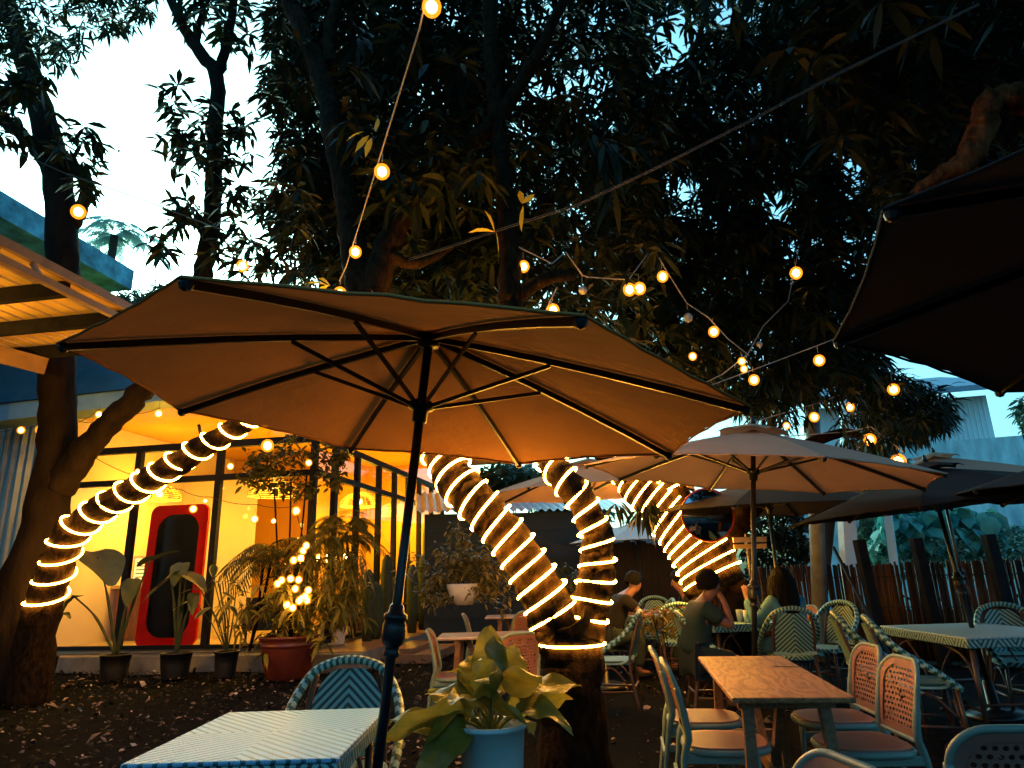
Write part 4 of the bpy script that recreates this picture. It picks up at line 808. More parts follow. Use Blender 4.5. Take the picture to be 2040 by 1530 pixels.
rc('rattan chair of the man in the dark green shirt, seen edge-on', 1346, 1209, 7.2, -PI/2-.1)
rc('rattan chair facing the camera across the table from the man in dark green', 1478, 1178, 9.0, PI+.1)
rc('small rattan chair far back right of the wrapped tree', 1300, 1158, 11.3, PI-.2)
rc('rattan chair tilted edge-on between the two seated men', 1336, 1146, 10.2, PI/2)
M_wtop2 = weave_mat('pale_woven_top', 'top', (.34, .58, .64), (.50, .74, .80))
def woven_table(label, loc, sx, sy, rz, h=.75, top=None):
    t = thing('woven_table', label, 'table', loc, (0, 0, rz), 'woven topped tables')
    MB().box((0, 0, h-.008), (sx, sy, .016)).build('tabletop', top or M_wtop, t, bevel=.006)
    m = MB(); m.box((0, 0, h-.05), (sx-.012, sy-.012, .066)); m.build('apron', M_wside, t, bevel=.01)
    for i in (-1, 1):
        for j in (-1, 1): MB().tube([(i*(sx/2-.07), j*(sy/2-.07), .002), (i*(sx/2-.07), j*(sy/2-.07), h-.085)], .019, 8).build('leg', M_ratt, t, smooth=True)
    m = MB(); x, y = sx/2-.07, sy/2-.07
    for a, b in (((-x, -y, .2), (x, -y, .2)), ((-x, y, .2), (x, y, .2)), ((-x, -y, .24), (-x, y, .24)), ((x, -y, .24), (x, y, .24))): m.tube([a, b], .013, 6)
    for i in (-1, 1):
        for j in (-1, 1): m.tube(spline([(i*x, j*y, .35), (i*x*.8, j*y, .58), (i*x*.35, j*y, h-.09)], 5), .011, 6); m.tube(spline([(i*x*.1, j*y, .2), (i*x*.25, j*y, .45), (i*x*.6, j*y, h-.09)], 5), .010, 6)
    m.build('stretcher', M_ratt, t, smooth=True); return t
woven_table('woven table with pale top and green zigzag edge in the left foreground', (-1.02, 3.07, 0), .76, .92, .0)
a, b = G(1752, 1246, .75), G(1925, 1271, .75); d = b-a; L = np.linalg.norm(d); ang = math.atan2(d[1], d[0]); nv = V3((-d[1], d[0], 0))/L; c = (a+b)/2+nv*.5
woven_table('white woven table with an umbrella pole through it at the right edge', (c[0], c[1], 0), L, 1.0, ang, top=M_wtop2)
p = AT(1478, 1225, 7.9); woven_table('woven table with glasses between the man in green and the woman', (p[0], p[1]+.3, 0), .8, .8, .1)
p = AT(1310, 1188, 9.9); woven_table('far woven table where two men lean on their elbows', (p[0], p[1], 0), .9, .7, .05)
def glass_cup(px, py, Y, label):
    p = AT(px, py, Y); o = MB().lathe([(.001, 0), (.03, 0), (.038, .13), (.035, .13), (.027, .008), (.001, .008)], (p[0], p[1], .751), 10, cap=False).build('drinking_glass', M_gl2, smooth=True); tag(o, label, 'glass', 'glasses on the woven table')
M_gl2 = mat('clear_tumbler', (.5, .65, .7), .08, 0, spec=.8)
glass_cup(1472, 1215, 8.1, 'clear drinking glass standing left on the woven table by the umbrella pole')
glass_cup(1486, 1218, 7.95, 'clear drinking glass next to the umbrella pole on the woven table')

# ------------------------------------------------------------------ cane chairs, wooden tables
def cane_mat():
    m = bpy.data.materials.new('perforated_cane'); m.use_nodes = True; N = Nodes(m); p = N.n['Principled BSDF']; co, x = N.xyz()
    p.inputs['Base Color'].default_value = (.27, .115, .085, 1); p.inputs['Roughness'].default_value = .5
    at = N.new('ShaderNodeUVMap'); sx = N.new('ShaderNodeSeparateXYZ'); N.l.new(at.outputs[0], sx.inputs[0]); u, v = sx.outputs[0], sx.outputs[1]
    row = N.math('FLOOR', v); uu = N.math('ADD', u, N.math('MULTIPLY', N.math('MODULO', row, 2.), .5))
    du = N.math('SUBTRACT', N.math('FRACT', uu), .5); dv = N.math('SUBTRACT', N.math('FRACT', v), .5)
    d = N.math('SQRT', N.math('ADD', N.math('MULTIPLY', du, du), N.math('MULTIPLY', dv, dv))); hole = N.math('LESS_THAN', d, .30)
    tr = N.new('ShaderNodeBsdfTransparent'); mx = N.new('ShaderNodeMixShader'); N.l.new(hole, mx.inputs[0]); N.l.new(p.outputs[0], mx.inputs[1]); N.l.new(tr.outputs[0], mx.inputs[2]); N.l.new(mx.outputs[0], N.n['Material Output'].inputs[0]); return m
M_perf = cane_mat(); M_solid = mat('cane_border', (.27, .115, .085), .5, .08, 8.); M_sage = mat('sage_plastic', (.17, .25, .21), .4, .08, 6.)
def uvset(o, fn):
    me = o.data; uv = me.uv_layers.new(name='UVMap'); co = np.zeros(len(me.vertices)*3); me.vertices.foreach_get('co', co); co = co.reshape(-1, 3); li = np.zeros(len(me.loops), np.int32); me.loops.foreach_get('vertex_index', li)
    uv.data.foreach_set('uv', fn(co[li]).astype(np.float32).ravel())
def cane_chair(label, loc, rz):
    t = thing('cane_chair', label, 'chair', loc, (0, 0, rz), 'cane backed chairs')
    def bp(x, z):  # back surface, curved in plan and leaning back
        v = (z-.47)/.38; return V3((x, -.20-.085*v**1.4+.9*x*x*(.6+.4*v), z))
    def outline(sc=1.0, n=10):
        w, h, r = .40*sc, .37*sc, .115*sc; cz = .665; P = []
        for cx, cy, a0, rr in ((w/2-r, h/2-r, 0, r), (-w/2+r, h/2-r, 90, r), (-w/2+.03, -h/2+.03, 180, .03), (w/2-.03, -h/2+.03, 270, .03)):
            P += [(cx+rr*math.cos(R(a0+90*k/n)), cz+cy+rr*math.sin(R(a0+90*k/n))) for k in range(n+1)]
        return P
    O, I = outline(), outline(.80); n = len(O)
    m = MB(); vs = [bp(x, z) for x, z in O]+[bp(x, z) for x, z in I]+[bp(x, z)+V3((0, .014, 0)) for x, z in O]+[bp(x, z)+V3((0, .014, 0)) for x, z in I]
    m.add(vs, [f for i in range(n) for j in [(i+1) % n] for f in ((i, j, n+j, n+i), (2*n+j, 2*n+i, 3*n+i, 3*n+j))]); m.build('back_border', M_solid, t, smooth=True)
    # perforated centre as concentric rings
    m = MB(); rings = [outline(.80*s_) for s_ in (1, .75, .5, .25, .02)]
    for dy in (.007,):
        m.add([bp(x, z)+V3((0, dy, 0)) for r_ in rings for x, z in r_], [(a*n+i, a*n+(i+1) % n, (a+1)*n+(i+1) % n, (a+1)*n+i) for a in range(4) for i in range(n)])
    o = m.build('cane_panel', M_perf, t, smooth=True); uvset(o, lambda c: np.stack([c[:, 0]/.030, c[:, 2]/.026], 1))
    m = MB(); m.tube([bp(x, z)+V3((0, .007, 0)) for x, z in O], .0125, 8, closed=True); m.build('back_frame', M_sage, t, smooth=True)
    ss = [(.215*math.copysign(abs(math.cos(a))**.62, math.cos(a)), .03+.215*math.copysign(abs(math.sin(a))**(.85 if math.sin(a) > 0 else .45), math.sin(a))) for a in np.linspace(0, 2*PI, 36, endpoint=False)]
    m = MB(); m.slab(ss, .435, .452); o = m.build('seat', M_solid, t, bevel=.006)
    m = MB(); k = len(ss); rg_ = [[(x*s_, .03+(y-.03)*s_) for x, y in ss] for s_ in (.84, .6, .35, .02)]
    m.add([(x, y, .4535) for q in rg_ for x, y in q], [(a*k+i, a*k+(i+1) % k, (a+1)*k+(i+1) % k, (a+1)*k+i) for a in range(3) for i in range(k)]); o2 = m.build('seat_cane', M_seatc, t); uvset(o2, lambda c: np.stack([c[:, 0]/.022, c[:, 1]/.018], 1))
    m = MB(); m.tube([(x*.99, y, .425) for x, y in ss], .018, 8, closed=True); m.build('seat_frame', M_sage, t, smooth=True)
    for sx in (-1, 1):
        m = MB(); m.tube([(sx*.205, .17, .001), (sx*.185, .16, .42)], [.013, .02], 8); m.build('leg', M_sage, t, smooth=True)
        m = MB(); m.tube(spline([(sx*.20, -.27, .001), (sx*.19, -.20, .40), V3(bp(sx*.198, .50))+V3((0, .007, 0)), V3(bp(sx*.2, .62))+V3((0, .007, 0)), V3(bp(sx*.2, .74))+V3((0, .007, 0))], 5), [.014]*5+[.02]*11+[.016]*5, 8); m.build('leg', M_sage, t, smooth=True)
    m = MB()
    for sx in (-1, 1): m.bar((sx*.19, -.225, .30), (sx*.192, .165, .30), .02, .04); m.bar((sx*.19, -.2, .395), (sx*.188, .16, .395), .02, .045)
    m.bar((-.19, -.235, .27), (.19, -.235, .27), .02, .035); m.build('rail', M_sage, t, bevel=.005); return t
def seatc_mat():
    m = M_perf.copy(); m.name = 'seat_cane'; m.node_tree.nodes['Principled BSDF'].inputs['Base Color'].default_value = (.2, .095, .085, 1); return m
M_seatc = seatc_mat()
q0 = cane_chair('cane chair at the front left side of the wooden table, nearer of the two', (0, 0, 0), 0)
def place(px, py, z, rz, label, first=False):
    p = G(px, py, z)
    if first: q0.location = (p[0], p[1], 0); q0.rotation_euler = (0, 0, rz); q0['label'] = label
    else: dup(q0, (p[0], p[1], 0), (0, 0, rz), label)
def cc(label, px, py, Y, rz):
    p = AT(px, py, Y) if Y else G(px, py, .862); off = V3((.27*math.sin(rz), -.27*math.cos(rz), 0)); q = p-off; dup(q0, (q[0], q[1], 0), (0, 0, rz), label)
TR = -.154
place(1432, 1472, .45, -PI/2+TR, 'nearer cane chair on the left side of the wooden table', True)
place(1392, 1425, .45, -PI/2+TR, 'farther cane chair on the left side of the wooden table, behind the nearer one')
place(1725, 1475, .45, PI/2+TR+.12, 'nearer cane chair on the right side of the wooden table with orange-lit back')
place(1668, 1425, .45, PI/2+TR+.1, 'farther cane chair on the right side of the wooden table')
cc('greyish cane chair with its back to the camera in the bottom right corner', 2030, 1443, 0, -.1)
cc('cane chair showing only its curved back top at the bottom edge', 1690, 1508, 0, PI/2+.2)
cc('cane chair left of the nearer white-looking table, seen edge-on', 852, 1243, 6.9, -PI/2)
cc('cane chair left of the farther white-looking table, seen edge-on', 922, 1209, 9.4, -PI/2)
cc('cane chair with rounded back at the right end of the nearer white-looking table', 1038, 1228, 6.2, PI/2-1.1)
cc('cane chair half hidden behind the wrapped trunk at the farther white-looking table', 1045, 1208, 9.6, PI/2-.6)
cc('pale chair with light back beyond the long-haired woman', 1606, 1190, 9.0, PI/2+.5)
def wood_table(label, loc, rz, sx=.56, sy=1.62, m_=None, h=.75):
    t = thing('wooden_table', label, 'table', loc, (0, 0, rz), 'wooden trestle tables')
    m = MB(); m.box((0, 0, h-.013), (sx, sy, .026)); m.build('tabletop', m_ or M_wood, t, bevel=.008)
    for j in (-1, 1):
        for i in (-1, 1): MB().bar((i*(sx/2-.10), j*(sy/2-.22), h-.03), (i*(sx/2-.07), j*(sy/2-.16), .002), .055, .055).build('leg', M_wooddk, t, bevel=.004)
        MB().bar((-sx/2+.05, j*(sy/2-.2), h-.055), (sx/2-.05, j*(sy/2-.2), h-.055), .045, .045).build('cross_rail', M_wooddk, t)
        MB().bar((-sx/2+.1, j*(sy/2-.185), .3), (sx/2-.1, j*(sy/2-.185), .3), .04, .05).build('cross_rail', M_wooddk, t)
        MB().bar((0, j*.12, .3), (0, j*(sy/2-.3), h-.04), .04, .05).build('brace', M_wooddk, t)
    MB().bar((0, -sy/2+.2, .27), (0, sy/2-.2, .27), .05, .07).build('stretcher', M_wooddk, t); return t
wt_ = wood_table('orange-brown wooden trestle table in the right foreground', (1.40, 4.27, 0), TR)
p = AT(1500, 1318, 4.7)
hl = MB(); hl.slab([(.09*math.cos(a), .012*math.sin(a)) for a in np.linspace(0, 2*PI, 20, endpoint=False)], 0, .0015)
o = hl.build('dark_leaf', M_socket); p = G(1573, 1328, .752); o.location = (p[0], p[1], .7515); o.rotation_euler = (0, 0, -.35); tag(o, 'thin dark fallen leaf lying on the wooden table', 'leaf')
p = G(975, 1263, .75); wood_table('white-looking trestle table behind the big-leaved potted plant', (p[0]+.05, p[1], 0), PI/2+.0, .62, 1.15, M_woodpale)
p = G(1025, 1226, .75); wood_table('white-looking trestle table farther back against the wrapped trunk', (p[0]+.15, p[1], 0), PI/2, .62, 1.15, M_woodpale)

# ------------------------------------------------------------------ pots and plants
def blade(m, base, d, L, Wd, curl=.5, fold=.25, wave=.03, shape=1.0, nu=10, nv=6, seed=0, roll=0.):
    """broad leaf: arching midrib, folded along it, wavy margins"""
    rgb = np.random.default_rng(seed); d = V3(d)/np.linalg.norm(d); s = np.cross(d, V3((0, 0, 1))); s /= np.linalg.norm(s)+1e-9; u = np.cross(s, d)
    s, u = s*math.cos(roll)+u*math.sin(roll), u*math.cos(roll)-s*math.sin(roll); ph = rgb.uniform(0, 6, 2)
    def fn(a, b):
        t = a; w = Wd*.5*(math.sin(math.pi*min(1, (t*.92+.04))**shape))**.75; x = (2*b-1)
        c = V3(base)+d*L*t+V3((0, 0, -1))*curl*L*t*t
        return c+s*w*x*(1-.12*abs(x))+u*(fold*w*abs(x)+wave*math.sin(t*11+ph[0]+x*2)*abs(x)+.4*wave*math.sin(t*5+ph[1]))
    m.grid(fn, nu, nv)
def veined_leaf(name, c1, c2, vein, rough=.35, trans=.2):
    m = bpy.data.materials.new(name); m.use_nodes = True; N = Nodes(m); p = N.n['Principled BSDF']; co, _ = N.xyz()
    f = N.noise(co, 5., 4.); c = N.ramp(f, [(.3, c1), (.7, c2)]); N.l.new(c, p.inputs['Base Color']); p.inputs['Roughness'].default_value = rough
    w = N.noise(co, 16., 3., .5, (1, 1, 4)); N.bump(w, .5, .01); t = N.new('ShaderNodeBsdfTranslucent'); N.l.new(c, t.inputs[0]); mx = N.new('ShaderNodeMixShader'); mx.inputs[0].default_value = trans
    N.l.new(p.outputs[0], mx.inputs[1]); N.l.new(t.outputs[0], mx.inputs[2]); N.l.new(mx.outputs[0], N.n['Material Output'].inputs[0]); return m
M_big = veined_leaf('broad_leaf', (.11, .13, .02), (.36, .31, .05), None, .32, .38); M_ear = veined_leaf('elephant_ear_leaf', (.03, .05, .025), (.06, .08, .035), None, .5, .15)
M_soil = mat('potting_soil', (.02, .015, .012), .95, .4, 20.)
def pot(name, label, c, r0, r1, h, m_, group=None, rim=.02, n=28):
    c = V3(c); t = thing(name, label, 'pot', c, world=True, group=group)
    MB().lathe([(.001, .002), (r0, .002), (r0*1.02, .01), ((r0+r1)/2*1.02, h*.5), (r1, h-rim), (r1+rim*.5, h-rim), (r1+rim*.5, h), (r1-rim*.6, h), (r1-rim*.8, h*.86)], c, n, cap=False).build('pot_body', m_, t, smooth=True)
    MB().lathe([(.001, h*.85), (r1-rim*.7, h*.85)], c, n, cap=False).build('soil', M_soil, t); return t
# foreground glazed pot
c = AT(980, 1440, 3.45); pz = c[2]
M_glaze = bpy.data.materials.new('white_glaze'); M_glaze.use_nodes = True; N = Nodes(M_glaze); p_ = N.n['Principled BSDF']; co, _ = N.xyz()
N.l.new(N.ramp(N.noise(co, 24., 8., .8, (1, 1, 1)), [(.28, (.04, .08, .1)), (.36, (.52, .70, .74)), (.9, (.60, .76, .80))]), p_.inputs['Base Color']); p_.inputs['Roughness'].default_value = .3  # white glaze tinted blue with the cyan sky light
pt = pot('plant_pot', 'tall tapered pale pot holding the big-leaved plant in the foreground', (c[0], c[1], 0), .105, .150, pz, M_glaze)
bp_ = thing('potted_plant', 'big-leaved plant with broad glossy leaves in the tall pale pot', 'plant', (c[0], c[1], pz*.86), world=True)
b0 = V3((c[0], c[1], pz*.9)); lm, st = MB(), MB()
spec = [(180, .35, .40, .20, .35), (165, .12, .44, .2, .3), (-160, .28, .40, .22, .45), (150, .6, .34, .2, .4), (-120, .75, .30, .2, .55), (-90, .95, .28, .2, .5), (-60, .55, .30, .22, .65), (-25, .45, .30, .2, .6), (0, .6, .34, .22, .35), (25, .4, .36, .25, .3), (60, 1.0, .29, .22, .2), (95, 1.25, .28, .2, .1), (125, 1.0, .28, .22, .25), (80, 1.35, .26, .2, .15), (-140, .05, .34, .22, 1.0), (-150, .5, .26, .2, .8), (-100, 1.2, .24, .17, .3), (-40, .9, .28, .2, .45), (140, .85, .3, .2, .35)]
for i, (az, el, L, w, cu) in enumerate(spec):
    a = R(az); d = V3((math.cos(a)*math.cos(el), math.sin(a)*math.cos(el), math.sin(el))); pl = .09+.05*(i % 3)*.5+.05*el; e = b0+d*pl+V3((0, 0, .05)); st.tube(spline([b0, b0+d*pl*.5+V3((0, 0, .04)), e], 4), .007, 6)
    blade(lm, e, d, L, w, cu, .22, .020, .62, 14, 8, seed=i, roll=.9*math.sin(i*2.3))
st.build('stems', M_big, bp_, smooth=True); lm.build('leaves', M_big, bp_, smooth=True)
# row of black pots in front of the kerb, with plants
M_blackpot = mat('black_plastic_pot', (.012, .012, .014), .5, .2, 8.)
def ear_plant(name, label, base, leaves, m_=None, stem=None):
    t = thing(name, label, 'plant', base, world=True); l, s_ = MB(), MB(); base = V3(base)
    for i, (tip, L, w, d, cu) in enumerate(leaves):
        tip = V3(tip); s_.tube(spline([base, (base+tip)/2+V3((0, 0, .12)), tip], 5), [.022]*6+[.013]*5, 7); blade(l, tip-V3(d)/np.linalg.norm(d)*L*.28, d, L, w, cu, .2, .012, .62, 12, 8, seed=i)
    s_.build('stems', stem or M_ear, t, smooth=True); l.build('leaves', m_ or M_ear, t, smooth=True); return t
PB = lambda px, Y=10.75: V3((AT(px, 1300, Y)[0], AT(px, 1300, Y)[1], 0))
for px, w, lb in ((92, .17, 'black pot at the kerb nearest the big left trunk'), (232, .21, 'black pot at the kerb below the large dark elephant ear leaf'), (352, .22, 'black pot at the kerb in front of the red mirror'), (452, .17, 'black pot at the kerb with the variegated plant')):
    pot('plant_pot', lb, PB(px), w*.8, w, .36, M_blackpot, 'black pots along the kerb')
b = PB(92)+V3((0, 0, .32)); ear_plant('potted_plant', 'low dark leafy plant in the leftmost black pot', b, [(AT(120, 1220, 10.6), .35, .2, (.8, -.3, .3), .5), (AT(70, 1240, 10.6), .3, .18, (-.6, -.3, .4), .5), (AT(135, 1200, 10.6), .3, .1, (.4, -.1, .8), .3)])
b = PB(232)+V3((0, 0, .32)); ear_plant('potted_plant', 'elephant ear plant with one huge dark leaf in front of the bar counter', b, [(AT(195, 1110, 10.5), .85, .78, (.75, -.55, -.35), .25), (AT(300, 1115, 10.4), .75, .26, (.9, -.25, .42), .15), (AT(262, 1165, 10.6), .4, .3, (.2, -.6, -.8), .2), (AT(150, 1190, 10.6), .35, .22, (-.7, -.3, -.1), .4)])
b = PB(352)+V3((0, 0, .32)); ear_plant('potted_plant', 'elephant ear plant with drooping ribbed leaves in front of the red mirror', b, [(AT(340, 1150, 10.5), .55, .42, (-.7, -.4, -.45), .3), (AT(372, 1145, 10.5), .6, .42, (.85, -.4, -.1), .35), (AT(360, 1130, 10.5), .4, .3, (.1, -.8, -.5), .3), (AT(385, 1190, 10.5), .3, .2, (.3, -.6, -.7), .3)])
def varieg():
    m = bpy.data.materials.new('variegated_leaf'); m.use_nodes = True; N = Nodes(m); p = N.n['Principled BSDF']; u = N.new('ShaderNodeUVMap'); s_ = N.new('ShaderNodeSeparateXYZ'); N.l.new(u.outputs[0], s_.inputs[0])
    e = N.math('ABSOLUTE', N.math('SUBTRACT', s_.outputs[0], .5)); N.l.new(N.mix(N.math('GREATER_THAN', e, .36), (.06, .09, .04), (.55, .5, .22)), p.inputs['Base Color']); p.inputs['Roughness'].default_value = .4; return m
M_var = varieg(); b = PB(452)+V3((0, 0, .32)); t = thing('potted_plant', 'variegated rubber plant with cream leaf edges in the rightmost black pot', 'plant', b, world=True); l, s_ = MB(), MB()
for i, (x, y, d) in enumerate([(425, 1150, (.1, -.3, .9)), (400, 1175, (-.9, -.3, .1)), (385, 1195, (-.9, -.4, -.3)), (440, 1180, (.9, -.3, -.2)), (455, 1165, (.9, -.2, .3)), (450, 1205, (.8, -.4, -.3)), (465, 1225, (.8, -.4, -.2)), (420, 1210, (-.4, -.8, -.3)), (435, 1160, (.3, -.8, .2)), (470, 1180, (.9, .1, .1))]):
    e = AT(x, y, 10.6); s_.tube([b, (b+e)/2+V3((.02, 0, .05)), e], .009, 5); blade(l, e, d, .27, .15, .25, .2, .004, 1., seed=i)
s_.build('stems', M_ear, t); o = l.build('leaves', M_var, t, smooth=True)
me = o.data; uvl = me.uv_layers.new(name='UVMap'); nv_ = 11*7; vi = np.zeros(len(me.loops), np.int32); me.loops.foreach_get('vertex_index', vi); k_ = vi % nv_; uvl.data.foreach_set('uv', np.stack([(k_//11)/6., (k_ % 11)/10.], 1).astype(np.float32).ravel())
# big terracotta pot with lit tangle of plants
cT = AT(574, 1322, 10.35)*V3((1, 1, 0)); M_terra = mat('brown_glazed_clay', (.12, .022, .012), .3, .25, 4.)
t = thing('clay_pot', 'big round reddish-brown clay pot at the corner of the cafe', 'pot', cT, world=True)
MB().lathe([(.001, .0), (.27, .0), (.29, .03), (.36, .25), (.385, .42), (.385, .44), (.4, .45), (.4, .475), (.39, .485), (.41, .54), (.425, .56), (.42, .585), (.385, .585), (.37, .5)], cT, 36, cap=False).build('pot_body', M_terra, t, smooth=True)
MB().lathe([(.001, .5), (.372, .5)], cT, 30, cap=False).build('soil', M_soil, t)
t = thing('potted_plant', 'leafy tangle of plants glowing with bulbs in the big clay pot', 'plant', V3(cT)+V3((0, 0, .5)), world=True)
b = V3(cT)+V3((0, 0, .5)); P = b+rg.normal(0, 1, (130, 3))*V3((.34, .26, .34))+V3((0.04, .08, .40)); V, F = rs(P[P[:, 2] > b[2]-.1], 9, .2, .05, .5, rg, (-1, .8)); np_mesh('foliage', V, F, M_gold, t)
m = MB(); m.tube([b-V3((0, 0, .05)), b+V3((.02, 0, .5)), b+V3((-.05, 0, .95))], [.045, .035, .02], 8)
for q in range(7): a = q*.9; m.tube(spline([b+V3((0, 0, .3+.08*q)), b+V3((.2*math.cos(a), .2*math.sin(a), .5+.1*q)), b+V3((.42*math.cos(a), .4*math.sin(a), .45+.1*q))], 4), .008, 5)
m.build('stems', M_bark, t, smooth=True)
def fan(name, label, base, heads, n, L, lw, ll, mt=M_bush, **kw):
    t = thing(name, label, 'plant', base, world=True); sets = []; m = MB(); base = V3(base)
    for h in heads: sets.append(fronds(V3(h), n, L, rg, lw=lw, ll=ll, **kw)); m.tube(spline([base, (base+V3(h))/2+V3((.03, 0, 0)), h], 4), .022, 7)
    V, F = join(sets); np_mesh('fronds', V, F, mt, t); m.build('stems', M_bark, t, smooth=True); return t
fan('potted_palm', 'feathery palm fronds arching behind the white bucket at the cafe corner', B(.55, .3, .55), [AT(668, 1085, 11.1), AT(690, 1060, 11.3)], 15, 1.05, .020, .32, M_gold, per=26, z0=.35, z1=1.35)
fan('potted_palm', 'dark fan palm leaning left behind the clay pot', B(-.9, -.2, .28), [AT(525, 1115, 10.9), AT(545, 1090, 11.0)], 11, .75, .02, .3, per=20, z0=-.2, z1=.9)
# slim tree rising behind
t = thing('potted_tree', 'slim bushy tree rising before the corner window to the umbrella edge', 'tree', B(-.35, -.28, .25), world=True); b = B(-.35, -.28, .25); m = MB(); tp = AT(580, 960, 11)
for o_ in ((.0, 0, 0), (.25, 0, .1), (-.3, .1, -.1)): m.tube(spline([b, (b+tp)/2+V3(o_)*.6+V3((.05, 0, 0)), tp+V3(o_)], 5), [.03]*6+[.015]*5, 7)
m.build('trunk', M_bark, t, smooth=True); P = np.concatenate([sample(95, [(520, 880), (590, 868), (640, 900), (690, 960), (640, 990), (560, 985), (505, 960)], 10.7, 11.4, [], rg), sample(30, [(490, 900), (540, 930), (520, 985), (480, 960)], 10.7, 11.3, [], rg), sample(22, [(640, 890), (690, 900), (680, 980)], 10.8, 11.3, [], rg)]); V, F = rs(P, 12, .13, .05, .2, rg, (-.8, .9)); np_mesh('crown', V, F, M_bush, t)
wb_ = pot('white_bucket', 'white bucket planter with grassy plant next to the clay pot', G(662, 1284, .245), .2, .24, .42, mat('white_plastic', (.7, .68, .64), .45, .06)); cW = V3(G(662, 1284, .245))
t = thing('potted_plant', 'spilling grassy plant over the white bucket', 'plant', cW+V3((0, 0, .38)), world=True); b = cW+V3((0, 0, .42)); n = 380; az = rg.uniform(0, 6.28, n); el = rg.uniform(.1, 1.5, n); d = np.stack([np.cos(az)*np.cos(el), np.sin(az)*np.cos(el), np.sin(el)], 1)
V, F = leaf_cloud(b+d*rg.uniform(.05, .38, (n, 1))*V3((1, 1, 1.5))+V3((0, 0, .02)), d+V3((0, 0, -.35)), rg.uniform(.18, .36, n), np.full(n, .016), .5, rg)
V2, F2 = rs(sample(70, [(600, 1090), (690, 1060), (730, 1120), (715, 1220), (640, 1225), (610, 1160)], 10.7, 11.4, [], rg), 10, .26, .035, .8, rg, (-1.2, .9)); V, F = join([(V, F), (V2, F2)]); np_mesh('foliage', V, F, M_gold, t)
m = MB(); 
for q in range(6): a = q; m.tube([b-V3((0, 0, .05)), b+V3((.12*math.cos(a), .12*math.sin(a), .45))], .008, 5)
m.build('stems', M_bark, t)
M_ypot = mat('cream_pot', (.65, .5, .25), .5, .1)
for px, py, r, h, lb, mm_ in ((757, 1250, .15, .36, 'cream tapered pot beside the umbrella pole on the walkway', M_ypot), (720, 1262, .19, .42, 'square-shouldered brown planter at the foot of the side windows', mat('brown_planter', (.35, .2, .1), .6, .2)), (838, 1243, .17, .4, 'brown-lit pot on the walkway under the hanging basket', mat('buff_pot', (.45, .3, .2), .6, .2)), (858, 1238, .17, .42, 'white pot on the walkway right of the brown-lit pot', mat('white_pot', (.65, .66, .66), .5, .1)), (893, 1222, .19, .4, 'teal-grey pot at the far end of the walkway', mat('blue_pot', (.3, .5, .55), .5, .1))):
    p = G(px, py, .25); pot('plant_pot', lb, p, r*.75, r, h, mm_, 'pots along the side walkway'); zc = p[2]+h*.85
    t = thing('potted_plant', 'leafy plant in the ' + lb.split(' pot')[0].split(' planter')[0] + (' planter' if 'planter' in lb else ' pot'), 'plant', (p[0], p[1], zc), world=True)
    Q = V3((p[0], p[1], zc+.32))+rg.normal(0, 1, (34, 3))*V3((.17, .17, .2)); V, F = rs(Q, 9, .16, .05, .4, rg, (-.8, .9)); np_mesh('foliage', V, F, M_bush, t); m = MB()
    for q in Q[:5]: m.tube([(p[0], p[1], zc-.05), q], .008, 5)
    m.build('stems', M_bark, t)
# cactus row along the side windows
M_cact = mat('cactus_skin', (.05, .07, .035), .7, .3, 12., .5)
for k, (px, top, Y) in enumerate(((735, 1135, 13.0), (748, 1160, 13.4), (771, 1105, 13.8), (786, 1150, 14.2), (822, 1125, 14.6), (846, 1105, 15.4))):
    p = AT(px, top, Y); t_ = MB(); h = p[2]-.25; r = .10+.03*(k % 2); prof = [(.001, 0), (r*.8, .0), (r, h*.3), (r*1.05, h*.75), (r*.8, h*.93), (r*.3, h), (.001, h+.01)]
    n = 20; vs = [V3((p[0]+q*(1+.13*math.cos(j*math.pi))*math.cos(2*PI*j/n), p[1]+q*(1+.13*math.cos(j*math.pi))*math.sin(2*PI*j/n), .25+z)) for q, z in prof for j in range(n)]
    t_.add(vs, [(i*n+j, i*n+(j+1) % n, (i+1)*n+(j+1) % n, (i+1)*n+j) for i in range(len(prof)-1) for j in range(n)])
    tag(t_.build('column_cactus', M_cact, smooth=True), ['ribbed column cactus nearest the cafe corner by the side windows', 'shorter ribbed cactus second from the cafe corner', 'tall ribbed cactus just left of the big umbrella pole', 'short ribbed cactus hidden behind the big umbrella pole', 'ribbed cactus right of the big umbrella pole', 'farthest tall ribbed cactus by the side windows'][k], 'cactus', 'column cacti along the side windows')
# hanging basket
hb = AT(924, 1168, 8.2); t = thing('hanging_planter', 'white half-round hanging planter left of the wrapped tree', 'pot', hb, world=True)
MB().lathe([(.001, -.21), (.1, -.2), (.17, -.1), (.205, .02), (.2, .03), (.19, .02)], hb, 26, cap=False).build('bowl', mat('white_bowl', (.7, .66, .6), .45, .05), t, smooth=True)
m = MB(); top = AT(914, 1036, 8.2); m.tube([top+V3((0, 0, 1.4)), top], .006, 5)
for a in (0, 2.1, 4.2): m.tube([top, hb+V3((.19*math.cos(a), .19*math.sin(a), .02))], .004, 4)
m.build('hanger', M_cordk, t)
t = thing('hanging_plant', 'bushy small-leaved plant spilling from the white hanging planter', 'plant', hb, world=True)
P = np.concatenate([hb+V3((0, .03, .24))+rg.normal(0, 1, (95, 3))*V3((.24, .15, .11)), hb+V3((.28, -.05, .02))+rg.normal(0, 1, (35, 3))*V3((.12, .1, .12)), hb+V3((-.32, 0, .0))+rg.normal(0, 1, (30, 3))*V3((.12, .1, .12)), hb+V3((-.02, 0, .38))+rg.normal(0, 1, (16, 3))*V3((.06, .06, .12))])
